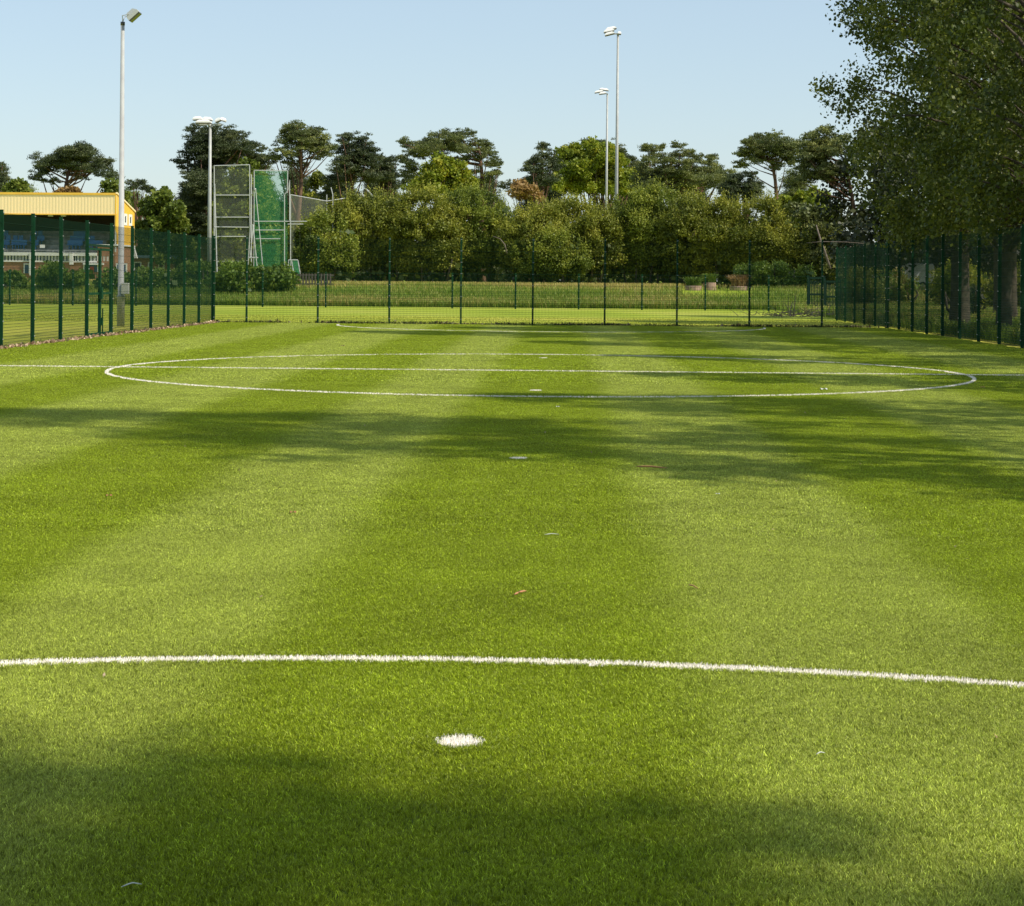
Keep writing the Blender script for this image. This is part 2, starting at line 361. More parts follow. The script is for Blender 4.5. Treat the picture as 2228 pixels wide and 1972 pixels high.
# fibres
def blades(rng, p, h, w, lean, leandir=None, nseg=2):
    "tapering bent fibres rooted at p (n,3); returns (n*2,4,3) faces"
    n = len(p); ang = rng.uniform(0, 2 * math.pi, n); side = np.stack([np.cos(ang), np.sin(ang), 0 * ang], 1)
    ld = rng.normal(size=(n, 2)) * lean
    if leandir is not None: ld += leandir
    H = (h * (.7 + .6 * rng.random(n)))[:, None]; hw = (w * .5)
    m1 = p + np.concatenate([ld * .35 * H, H * .6], 1); m2 = p + np.concatenate([ld * 1.0 * H, H * .95], 1)
    f1 = np.stack([p - side * hw, p + side * hw, m1 + side * hw * .9, m1 - side * hw * .9], 1)
    f2 = np.stack([m1 - side * hw * .9, m1 + side * hw * .9, m2 + side * hw * .45, m2 - side * hw * .45], 1)
    return np.concatenate([f1, f2])
TIERS = [(4.0, 12., .062, .052, 340, .0017, .014), (12., 30., .13, .097, 640, .0028, .016), (30., 67.5, .32, .24, 1000, .0065, .022)]   # y0, y1, spacing, patch radius, fibres, width, height
def patch(seed, rad, nb, h, w):
    rng = np.random.default_rng(seed); r = rad * np.sqrt(rng.random(nb)); a = rng.uniform(0, 2 * math.pi, nb)
    m = max(2, nb // 3); k = rng.integers(0, m, nb)          # fibres stand in little tufts that share a lean and a tone
    r = rad * np.sqrt(rng.random(m))[k]; a = rng.uniform(0, 2 * math.pi, m)[k]
    p = np.stack([r * np.cos(a) + rng.normal(size=nb) * w * 1.8, r * np.sin(a) + rng.normal(size=nb) * w * 1.8, 0 * r], 1)
    V = blades(rng, p, h, w, .30, rng.normal(size=(m, 2))[k] * .26 + np.array([0, .13]))
    t = rng.random(m)[k] * .8 + rng.random(nb) * .3; t = np.where(rng.random(nb) < .05, 2.2, t); me = quadmesh('turf_patch', V, M['turf_fibre'], np.concatenate([t, t]))  # a few very bright fibres: gloss sparkle put into the tone
    return bpy.data.objects.new('turf_patch', me)
def patchset(name, seed, *a):
    c = bpy.data.collections.new(name)
    for k in range(6): c.objects.link(patch(seed + k, *a))
    return c
SRCS = [patchset('turf_source_%d' % i, 10 * i, t[3], t[4], t[6], t[5]) for i, t in enumerate(TIERS)]
src2 = patchset('turf_source_fine', 90, .010, 8, .018, .0024)
def scatter(name, pts, rot, scl, coll, kind_obj_mat):
    me = bpy.data.meshes.new(name); me.vertices.add(len(pts)); me.vertices.foreach_set('co', pts.astype(np.float32).reshape(-1))
    for nm, v in (('rot', rot), ('scl', scl)):
        a = me.attributes.new(nm, 'FLOAT', 'POINT'); a.data.foreach_set('value', v.astype(np.float32))
    me.update(); o = link(name, me); me.materials.append(kind_obj_mat)
    ng = bpy.data.node_groups.new(name, 'GeometryNodeTree'); ng.interface.new_socket('Geometry', in_out='INPUT', socket_type='NodeSocketGeometry'); ng.interface.new_socket('Geometry', in_out='OUTPUT', socket_type='NodeSocketGeometry')
    N = ng.nodes.new; gi = N('NodeGroupInput'); go = N('NodeGroupOutput'); ip = N('GeometryNodeInstanceOnPoints'); ci = N('GeometryNodeCollectionInfo')
    ci.inputs['Collection'].default_value = coll; ci.inputs['Separate Children'].default_value = True; ci.inputs['Reset Children'].default_value = True
    ra = N('GeometryNodeInputNamedAttribute'); ra.data_type = 'FLOAT'; ra.inputs['Name'].default_value = 'rot'
    sa = N('GeometryNodeInputNamedAttribute'); sa.data_type = 'FLOAT'; sa.inputs['Name'].default_value = 'scl'
    cb = N('ShaderNodeCombineXYZ'); ng.links.new(ra.outputs['Attribute'], cb.inputs[2])
    ip.inputs['Pick Instance'].default_value = True
    ng.links.new(gi.outputs[0], ip.inputs['Points']); ng.links.new(ci.outputs[0], ip.inputs['Instance']); ng.links.new(cb.outputs[0], ip.inputs['Rotation']); ng.links.new(sa.outputs['Attribute'], ip.inputs['Scale'])
    ng.links.new(ip.outputs[0], go.inputs[0]); md = o.modifiers.new('scatter', 'NODES'); md.node_group = ng
    return o
rng = np.random.default_rng(7)
def lattice(y0, y1, step):
    "a jittered lattice over the wedge the photo could see, with a margin on each side"
    xs = np.arange(XL + .05, XR - .05, step); ys = np.arange(y0, y1, step); X, Y = np.meshgrid(xs, ys); X, Y = X.ravel(), Y.ravel()
    X = X + rng.uniform(-.35, .35, len(X)) * step; Y = Y + rng.uniform(-.35, .35, len(Y)) * step
    keep = (X > -.305 * Y - 1.2) & (X < .235 * Y + 1.2) & (Y < ZF - .1) & (X > XL + .03) & (X < XR - .03); return X[keep], Y[keep]
def turf(name, x, y, coll, rvar=.5):
    n = len(x); light = nap(x + rng.normal(size=n) * .06); rot = np.where(light > 0, 0., math.pi) + rng.normal(size=n) * (rvar + .35)
    o = scatter(name, np.stack([x, y, np.full(n, .002)], 1), rot, rng.uniform(.88, 1.12, n), coll, M['turf_fibre'])
    return o
for (y0, y1, st, rad, nb, w, h), coll, lab in zip(TIERS, SRCS, ('nearest part', 'middle part', 'far part')):
    x, y = lattice(y0, y1, st); d = line_dist(x, y); k = d > rad * .85; tag(turf('turf_grass', x[k], y[k], coll), 'short bright green artificial turf fibres, %s of the pitch' % lab, 'turf', kind='stuff')
    if rad > .05:      # small patches close up to the lines
        x, y = lattice(y0, y1, .062); d = line_dist(x, y); k = (d > .042) & (d < rad * 1.1); tag(turf('turf_edge_grass', x[k], y[k], SRCS[0]), 'green turf fibres in a band along the white lines, %s of the pitch' % lab, 'turf', kind='stuff')
fp = []
for cx, cy, r, w in ARCS:
    L_ = 2 * math.pi * r; n = int(L_ * .3 * (5200 if cy < 5 else 900)); a = rng.uniform(0, 2 * math.pi, n); rr = r + rng.uniform(-.15, .15, n)
    fp.append(np.stack([cx + rr * np.cos(a), cy + rr * np.sin(a)], 1))
n = 8000; fp.append(np.stack([rng.uniform(XL, XR, n), 33.66 + rng.uniform(-.15, .15, n)], 1))
for i, (sx, sy) in enumerate(SPOTS):
    n = 1500 if i == 0 else 500; a = rng.uniform(0, 2 * math.pi, n); rr = .07 + rng.uniform(0, .13, n); fp.append(np.stack([sx + rr * np.cos(a), sy + rr * np.sin(a)], 1))
fp = np.concatenate(fp); d = line_dist(fp[:, 0], fp[:, 1])
fp = fp[(d > .002) & (d < .085) & (fp[:, 0] > -.305 * fp[:, 1] - .8) & (fp[:, 0] < .235 * fp[:, 1] + .8) & (fp[:, 1] > 3.5) & (fp[:, 1] < 67.4)]
n = len(fp); light = nap(fp[:, 0]); 
o = scatter('turf_edge_grass', np.concatenate([fp, np.full((n, 1), .002)], 1), np.where(light > 0, 0., math.pi) + rng.normal(size=n) * .5, rng.uniform(.85, 1.2, n), src2, M['turf_fibre'])
tag(o, 'green turf fibres growing right up to the white pitch lines', 'turf', kind='stuff')
# markings as white fibres on a white strip
def marking(name, label, cat, xy, dens_h, strip, group=None):
    x, y_ = xy; p = np.stack([x, y_, np.full(len(x), .003)], 1); b0 = Vector((float(x.mean()), float(y_.mean()), 0))
    V = blades(rng, p, dens_h, .0030 if dens_h < .02 else .006, .15) - np.array(b0)
    t = rng.random(len(x)); me = quadmesh(name, V, M['white_fibre'])
    root = link(name, me, None, b0); tag(root, label, cat, group)
    me2 = bpy.data.meshes.new('backing'); me2.from_pydata([tuple(Vector(v) - b0) for v in strip[0]], [], strip[1]); me2.materials.append(M['white_fibre']); link('backing', me2, root)
    return root
def arc_marking(i, a0, a1, dens, label, group=None, h=.02):
    cx, cy, r, w = ARCS[i]; n = int(abs(a1 - a0) * r * 2 * w * dens); a = rng.uniform(a0, a1, n); rr = r + rng.uniform(-w, w, n) + rng.normal(size=n) * .003
    m = 200; vs = []; 
    for k in range(m + 1):
        t = a0 + (a1 - a0) * k / m
        for q in (r - w * .95, r + w * .95): vs.append((cx + q * math.cos(t), cy + q * math.sin(t), .006))
    fs = [(2 * k, 2 * k + 1, 2 * k + 3, 2 * k + 2) for k in range(m)]
    marking('pitch_line', label, 'pitch marking', (cx + rr * np.cos(a), cy + rr * np.sin(a)), h, (vs, fs), group)
arc_marking(0, R(50), R(130), 26000, 'wide white curved line of the goal area crossing the near turf', h=.017)
arc_marking(1, R(180), R(360), 7000, 'white goal area arc painted close to the far fence', h=.026)
arc_marking(2, 0, 2 * math.pi, 7500, 'large white centre circle painted on the turf', h=.026)
n = 13000; marking('halfway_line', 'straight white halfway line running through the centre circle', 'pitch marking', (rng.uniform(XL + .1, XR - .1, n), 33.66 + rng.uniform(-.027, .027, n)), .026,
    ([(XL + .1, 33.632, .0085), (XR - .1, 33.632, .0085), (XR - .1, 33.688, .0085), (XL + .1, 33.688, .0085)], [(0, 1, 2, 3)]))
for i, ((sx, sy), lab) in enumerate(zip(SPOTS, ['round white penalty spot nearest the camera inside the near curved line', 'white spot on shaded turf between the near curved line and the centre circle', 'small white spot just inside the near edge of the centre circle', 'faint white spot in the far half of the centre circle'])):
    n = [900, 500, 400, 300][i]; a = rng.uniform(0, 2 * math.pi, n); rr = .086 * np.sqrt(rng.random(n))
    marking('penalty_spot', lab, 'pitch marking', (sx + rr * np.cos(a), sy + rr * np.sin(a)), .019 if i < 2 else .024,
        ([(sx + .078 * math.cos(t), sy + .078 * math.sin(t), .010) for t in np.linspace(0, 2 * math.pi, 28, endpoint=False)], [tuple(range(28))]), 'white spots along the middle of the pitch')
# ------------------------------------------------------------------ fences
def panel_mesh(w=2.525, h=3.0, rebound=1.15, vs=.05, rv=.0036, rh=.0044):
    mb = MB(); n = int(round(w / vs))
    for i in range(1, n): mb.bar((i * w / n, 0, .03), (i * w / n, 0, h), rv, 4, caps=False)
    z = .05; 
    while z < h - .02:
        mb.bar((.0, .009, z), (w, .009, z), rh, 4, caps=False); mb.bar((.0, -.009, z), (w, -.009, z), rh, 4, caps=False)
        z += .0667 if z < rebound else .2
    me = bpy.data.meshes.new('mesh_panel'); me.from_pydata([tuple(v) for v in mb.v], [], mb.f); me.materials.append(M['green_wire']); return me
def post_mesh(h=3.05, w=.030, d=.038):
    mb = MB(); mb.box(-w, -d, 0, w, d, h); mb.box(-w - .003, -d - .003, h, w + .003, d + .003, h + .02)
    mb.box(-.018, -d - .012, .05, .018, -d - .001, h - .05)
    mb.cur = 1
    z = .2
    while z < h: mb.bar((w + .0, -d - .012, z), (w + .012, -d - .012, z), .010, 6); mb.bar((0, -d - .02, z), (0, -d - .012, z), .012, 6); z += .4
    me = bpy.data.meshes.new('post'); me.from_pydata([tuple(v) for v in mb.v], [], mb.f)
    me.materials.append(M['green_paint']); me.materials.append(M['steel_light']); me.polygons.foreach_set('material_index', mb.mi); return me
PAN = panel_mesh(); POST = post_mesh(); 
def fence(name, label, positions, axis, fixed, skip=()):
    "posts at the given positions along an axis, a mesh panel between each pair"
    b0 = Vector((fixed, positions[0], 0)) if axis == 'y' else Vector((positions[0], fixed, 0))
    root = empty(name, b0, label, 'fence', 'tall green mesh fences round the pitch')
    for i, p in enumerate(positions):
        o = link('post', POST, root); q = Vector((fixed, p, 0)) if axis == 'y' else Vector((p, fixed, 0)); o.location = q - b0
        if axis == 'y': o.rotation_euler.z = R(90) if fixed < 0 else R(-90)
        if i < len(positions) - 1 and i not in skip:
            gap = positions[i + 1] - p; o = link('mesh_panel', PAN, root); o.location = q - b0; o.scale.x = gap / 2.525
            if axis == 'y': o.rotation_euler.z = R(90)
    return root
lf = [67.65] + [65.12 - 2.525 * k for k in range(6)] + [49.8, 47.2, 44.7] + [44.7 - 2.525 * k for k in range(1, 7)]
lf = sorted(lf); gi_ = lf.index(49.8)
fence('mesh_fence', 'tall green weldmesh fence along the left side of the pitch, leaves at its foot', lf, 'y', XL, skip=(gi_,))
ff = [-11.285 + 2.525 * k for k in range(9)]
fence('mesh_fence', 'tall green weldmesh fence across the far end of the pitch', [XL + .06] + ff + [11.2], 'x', ZF)
rf = [80.8, ] + [ZF - 1.94 + 2.525 * (5 - i) for i in range(22)]
fence('mesh_fence', 'tall dark green weldmesh fence along the right side under the trees', sorted(rf), 'y', XR)
# gate in left fence
ga, gb = 49.8 + .05, lf[gi_ + 1] - .05; gm = (ga + gb) / 2 + .05
gate = empty('mesh_gate', (XL, ga, 0), 'green double mesh gate with a top rail in the left fence', 'gate')
def leaf_gate(y0, y1, name, ztop=2.33):
    mb = MB(); w = .03
    for yy in (y0 + w, y1 - w): mb.box(XL - w, yy - w, .04, XL + w, yy + w, ztop)
    for zz in (.08, 1.15, ztop): mb.box(XL - w * .9, y0 + 2 * w, zz - w, XL + w * .9, y1 - 2 * w, zz + w * .99)
    o = mb.build(name, M['green_paint'], gate)
    m2 = MB(); yy = y0 + .06
    while yy < y1 - .05: m2.bar((XL, yy, .08), (XL, yy, ztop), .003, 4, caps=False); yy += .05
    zz = .15
    while zz < ztop: m2.bar((XL, y0, zz), (XL, y1, zz), .0045, 4, caps=False); zz += .0667 if zz < 1.15 else .2
    m2.build('gate_mesh', M['green_wire'], gate); return o
leaf_gate(ga, gm - .01, 'gate_leaf'); g2 = leaf_gate(gm + .01, gb, 'gate_leaf')
mb = MB(); mb.box(XL + .03, gm - .16, 1.0, XL + .10, gm - .02, 1.32); mb.bar((XL + .07, gm + .07, .02), (XL + .07, gm + .07, .75), .018, 6); mb.box(XL + .03, gm + .0, .3, XL + .07, gm + .14, .5); mb.build('gate_lock', M['green_paint'], gate)
mb = MB(); mb.box(XL - .03, ga, 2.40, XL + .03, gb, 2.46); yy = ga + .05
while yy < gb: mb.bar((XL, yy, 2.46), (XL, yy, 3.0), .003, 4, caps=False); yy += .05
for zz in (2.6, 2.8, 3.0): mb.bar((XL, ga, zz), (XL, gb, zz), .005, 4, caps=False)
mb.build('transom', M['green_wire'], gate)
# lower boundary fence beyond
def low_fence():
    Y = 105.; h = 1.93; xs = [P(571 + 137.6 * k, 670, Y).x for k in range(-5, 9)] + [P(1757, 670, Y).x]
    root = empty('low_mesh_fence', (xs[0], Y, 0), 'low green mesh fence on slim posts beyond the far end fence', 'fence')
    me = MB(); 
    m = post_mesh(h, .045, .03)
    for i, x in enumerate(xs):
        o = link('post', m, root); o.location = (x - xs[0], 0, 0)
    for i in range(len(xs) - 1):
        w = xs[i + 1] - xs[i]; mb = MB(); nn = int(w / .10)
        for k in range(1, nn): mb.bar((xs[i] + k * w / nn, Y, .03), (xs[i] + k * w / nn, Y, h), .0045, 4, caps=False)
        z = .1
        while z < h: mb.bar((xs[i], Y, z), (xs[i + 1], Y, z), .006, 4, caps=False); z += .2
        mb.build('mesh_panel', M['green_wire'], root)
low_fence()
# boarded gate leaves at the right, beyond the pitch corner
def board_gate(px0, px1, Y, ytop, ybot, label):
    a = P(px0, ybot, Y); b = P(px1, ybot, Y); zt = P(px0, ytop, Y).z
    root = empty('boarded_gate', (a.x, Y, 0), label, 'gate', 'dark green gate leaves beyond the pitch corner')
    mb = MB(); n = 9
    for k in range(n):
        x0 = a.x + (b.x - a.x) * k / n; x1 = a.x + (b.x - a.x) * (k + .6) / n; mb.box(x0, Y - .015, .06, x1, Y + .015, zt - .04)
    mb.build('board_panel', M['gate_paint'], root)
    mb = MB(); w = .04
    mb.box(a.x - .09, Y - .05, 0, a.x - .005, Y + .04, zt + .02); mb.box(b.x + .005, Y - .05, 0, b.x + .09, Y + .04, zt + .02)
    for z in (.35, zt * .5, zt - .1): mb.box(a.x, Y - .06, z - .05, b.x, Y - .018, z + .05)
    mb.build('gate_frame', M['gate_paint'], root)
board_gate(1761, 1791, 101, 601, 682, 'taller dark green boarded gate leaf beyond the far right corner')
board_gate(1797, 1826, 98.5, 609, 683, 'shorter dark green boarded gate leaf beside the taller one')
# ------------------------------------------------------------------ floodlights
def flood_box(mb, c, w, d, h, tilt=0, rz=0):
    "a shallow housing, glass below; material slots 0 housing 1 glass"
    Mx = Matrix.Translation(c) @ Matrix.Rotation(rz, 4, 'Z') @ Matrix.Rotation(tilt, 4, 'Y')
    def ring(sx, sy, z): return [Mx @ Vector((x * sx, y * sy, z)) for x, y in ((-.5, -.5), (.5, -.5), (.5, .5), (-.5, .5))]
    vs = ring(w * .55, d * .55, h) + ring(w * .95, d * .95, h * .45) + ring(w, d, 0)
    mb.cur = 0; mb.add(vs, [(8, 9, 5, 4), (9, 10, 6, 5), (10, 11, 7, 6), (11, 8, 4, 7), (4, 5, 1, 0), (5, 6, 2, 1), (6, 7, 3, 2), (7, 4, 0, 3), (0, 1, 2, 3)])
    mb.cur = 1; mb.add(ring(w, d, 0) + ring(w * .96, d * .96, -.05), [(0, 3, 7, 4), (0, 4, 5, 1), (1, 5, 6, 2), (2, 6, 7, 3), (4, 7, 6, 5)]); mb.cur = 0
# near lamp column, left
b = P(262.5, 712, 61.8); lean_top = P(267, 52, 61.8)
root = empty('lamp_column', (b.x, b.y, 0), 'tall grey steel lamp column behind the left fence with one floodlight', 'floodlight')
mb = MB(); top = Vector((lean_top.x, b.y, lean_top.z)); zt = top.z
def along(z): return Vector((b.x + (top.x - b.x) * z / zt, b.y, z))
mb.tube([along(0), along(.92), along(.93), along(.99), along(1.00), along(zt)], [.125, .125, .135, .135, .10, .060], 20); mb.build('pole', M['steel'], root, True)
mb = MB(); mb.tube([along(zt - .05), along(zt + .06)], [.072, .072], 16); mb.build('collar', M['glass_dark'], root, True)
hd = P(287, 34, 61.8)
mb = MB(); 
for dy in (-.16, .16):
    mb.bar(along(zt) + Vector((0, 0, .05)), along(zt) + Vector((.02, dy, .24)), .013, 6); mb.bar(along(zt) + Vector((.02, dy, .24)), hd + Vector((-.06, dy, .02)), .013, 6)
mb.build('bracket', M['steel'], root)
mb = MB(); flood_box(mb, hd + Vector((.10, 0, -.04)), .44, .34, .24, tilt=R(-42)); mb.build('lamp_head', [M['steel_light'], M['glass_dark']], root)
mb = MB(); q = along(1.2); mb.box(q.x + .06, q.y - .24, 1.04, q.x + .30, q.y - .08, 1.40); mb.box(q.x + .10, q.y - .078, 1.15, q.x + .16, q.y + .02, 1.3); mb.build('control_box', M['steel_light'], root, bevel=.015)
# tall masts
def mast(px, ytop, Y, r0, r1, heads, label, lean=0):
    t = P(px, ytop, Y); gz = ground_z(0, Y); bx = t.x - lean
    root = empty('floodlight_mast', (bx, Y, gz), label, 'floodlight', 'tall slim floodlight masts behind the bushes')
    mb = MB(); mb.tube([(bx, Y, gz), (bx + lean * .5, Y, (gz + t.z) / 2), (t.x, Y, t.z)], [r0, (r0 + r1) / 2, r1], 16); mb.build('pole', M['steel'], root, True)
    mb = MB(); x0 = min(h[0] for h in heads); x1 = max(h[0] for h in heads)
    mb.box(t.x + x0, Y - .05, t.z - .05, t.x + x1, Y + .05, t.z + .05); mb.box(t.x - .05, Y - .9, t.z - .12, t.x + .05, Y + .5, t.z - .05); mb.build('crossarm', M['steel'], root)
    for (dx, dy, dz, w, d_, tl) in heads:
        mb = MB(); flood_box(mb, Vector((t.x + dx, Y + dy, t.z + dz)), w, d_, .20, R(tl)); mb.build('lamp_head', [M['white_paint'], M['lamp_under']], root)
mast(1344.5, 74, 160, .17, .085, [(-.75, -.5, .12, .9, .6, -12), (-.55, .35, .42, .9, .6, -10), (-.7, -.9, -.18, .8, .6, -14), (.12, .1, .0, .3, .5, 10)], 'tallest floodlight mast, rising from the bushes with lamps on its left', .04)
mast(1321.5, 204, 206, .17, .09, [(-.9, -.4, .1, .95, .6, -10), (-.35, .3, .40, 1.0, .6, 8), (-.5, -.9, -.12, .8, .6, -8)], 'shorter floodlight mast just left of the tallest one', .05)
mast(457.5, 271, 126, .155, .085, [(-.75, -.4, .28, .62, .5, -4), (-.22, .2, .30, .62, .5, 3), (-.28, -.8, .04, 1.0, .5, 0), (.55, 0, .22, .42, .45, -22), (.72, .6, .30, .4, .45, 18)], 'pale floodlight mast beside the throwing cage with flat lamp heads')
# ------------------------------------------------------------------ throwing cage
def net_mat(name, col, alpha):
    m = bpy.data.materials.new(name); m.use_nodes = True; nt = m.node_tree; b = nt.nodes['Principled BSDF']
    b.inputs['Base Color'].default_value = (*col, 1); b.inputs['Roughness'].default_value = .7; b.inputs['Alpha'].default_value = alpha; return m
M['net_green'] = net_mat('green netting', (.035, .27, .10), .42); M['net_grey'] = net_mat('grey netting', (.14, .16, .12), .33)
def cage():
    Y = 140.; root = empty('throwing_cage', P(545, 600, Y), 'tall throwing cage of white steel frames with green and grey netting', 'sports cage'); root.location.z = 1.0
    def pl(pts, Y_, r=.05, mb=None):
        r *= .75
        for a, b_ in zip(pts[:-1], pts[1:]): mb.bar(P(a[0], a[1], Y_ + (a[2] if len(a) > 2 else 0)), P(b_[0], b_[1], Y_ + (b_[2] if len(b_) > 2 else 0)), r, 6)
    mb = MB()      # left gate frame
    for seg in ([(466, 618), (466, 361)], [(466, 361), (543, 359)], [(543, 359), (544, 500)], [(470, 425), (543, 425)], [(470, 473), (541, 473)], [(466, 494), (541, 495)], [(472, 515), (538, 515)], [(472, 569), (532, 569)], [(467, 400, 0), (473, 618, -1.2)]): pl(seg, Y, .045, mb)
    mb.build('gate_frame', M['steel_light'], root)
    mb = MB(); mb.add([P(467, 362, Y + .05), P(543, 360, Y + .05), P(541, 600, Y + .05), P(467, 600, Y + .05)], [(0, 1, 2, 3)]); mb.build('netting', M['net_grey'], root)
    mb = MB()
    for seg in ([(547, 380), (547, 618)], [(545, 490), (537, 618)], [(550, 488), (563, 618)], [(547, 490, 1.5), (546, 618, 1.5)], [(548, 424, 0), (556, 411, -.6)], [(551, 490, .5), (544, 560, .5)], [(538, 561), (562, 561)]): pl(seg, Y - 1, .05, mb)
    mb.build('support_frame', M['steel_light'], root)
    mb = MB()      # green gate
    for seg in ([(553, 371), (552, 618)], [(553, 371), (626, 372)], [(626, 372), (625, 420)], [(552, 482), (668, 482)], [(556, 501), (618, 501)], [(556, 520), (610, 520)], [(556, 411, -1), (575, 618, -1)], [(619, 618), (619, 424)], [(619, 424), (628, 412)], [(628, 412), (630, 392)], [(630, 392), (630, 480)], [(626, 488), (660, 488)]): pl(seg, Y + 1, .042, mb)
    mb.build('gate_frame', M['steel_light'], root)
    mb = MB(); mb.add([P(553, 372, Y + 1.1), P(626, 373, Y + 1.1), P(625, 610, Y + 1.1), P(553, 610, Y + 1.1)], [(0, 1, 2, 3)]); mb.build('netting', M['net_green'], root)
    mb = MB()      # side nets receding to the right
    for seg in ([(632, 424, 2), (711, 438, 10)], [(711, 424, 10), (711, 600, 10)], [(632, 424, 2), (632, 600, 2)], [(711, 438, 10), (760, 430, 16)], [(720, 408, 9), (724, 424, 9)], [(724, 424, 9), (724, 600, 9)]): pl(seg, Y, .045, mb)
    mb.build('side_frame', M['steel_light'], root)
    mb = MB(); mb.add([P(632, 425, Y + 2), P(711, 439, Y + 10), P(711, 600, Y + 10), P(632, 600, Y + 2)], [(0, 1, 2, 3)]); mb.build('netting', M['net_grey'], root)
    mb = MB(); mb.bar(P(796, 411, Y + 14), P(812, 428, Y + 14), .06, 6); mb.build('brace', M['steel_light'], root); mb = MB(); mb.bar(P(784, 419, Y + 16), P(798, 434, Y + 16), .06, 6); mb.build('brace', M['steel_light'], root)
cage()
def small_cage():
    Y = 131.; root = empty('folded_net_frame', P(640, 590, Y), 'small green net frame low beside the bushes behind the dark wooden fence', 'sports frame'); root.location.z = .98
    mb = MB()
    for a, b_ in (((628, 566), (624, 602)), ((634, 566), (640, 602)), ((628, 566), (648, 566)), ((648, 566), (654, 602)), ((619, 580), (619, 604))): mb.bar(P(*a, Y), P(*b_, Y), .035, 6)
    mb.build('frame', M['steel_light'], root)
    mb = MB(); mb.add([P(628, 566, Y), P(648, 566, Y + .4), P(652, 598, Y + .4), P(625, 598, Y)], [(0, 1, 2, 3)]); mb.build('netting', M['net_green'], root)
small_cage()
def picket():
    Y = 128.; root = empty('wooden_fence', P(655, 610, Y), 'dark wooden paling fence low at the left foot of the bushes', 'fence'); root.location.z = .95
    mb = MB()
    for k in range(16):
        x = 620 + k * 6.6; a = P(x, 600, Y); mb.box(a.x - .05, Y, .9, a.x + .05, Y + .03, 1.9)
    mb.build('pales', M['old_fence'], root); mb = MB(); a = P(616, 600, Y); c = P(726, 600, Y)
    for z in (1.15, 1.75): mb.box(a.x, Y + .031, z, c.x, Y + .08, z + .1)
    mb.build('rail', M['old_fence'], root)
picket()
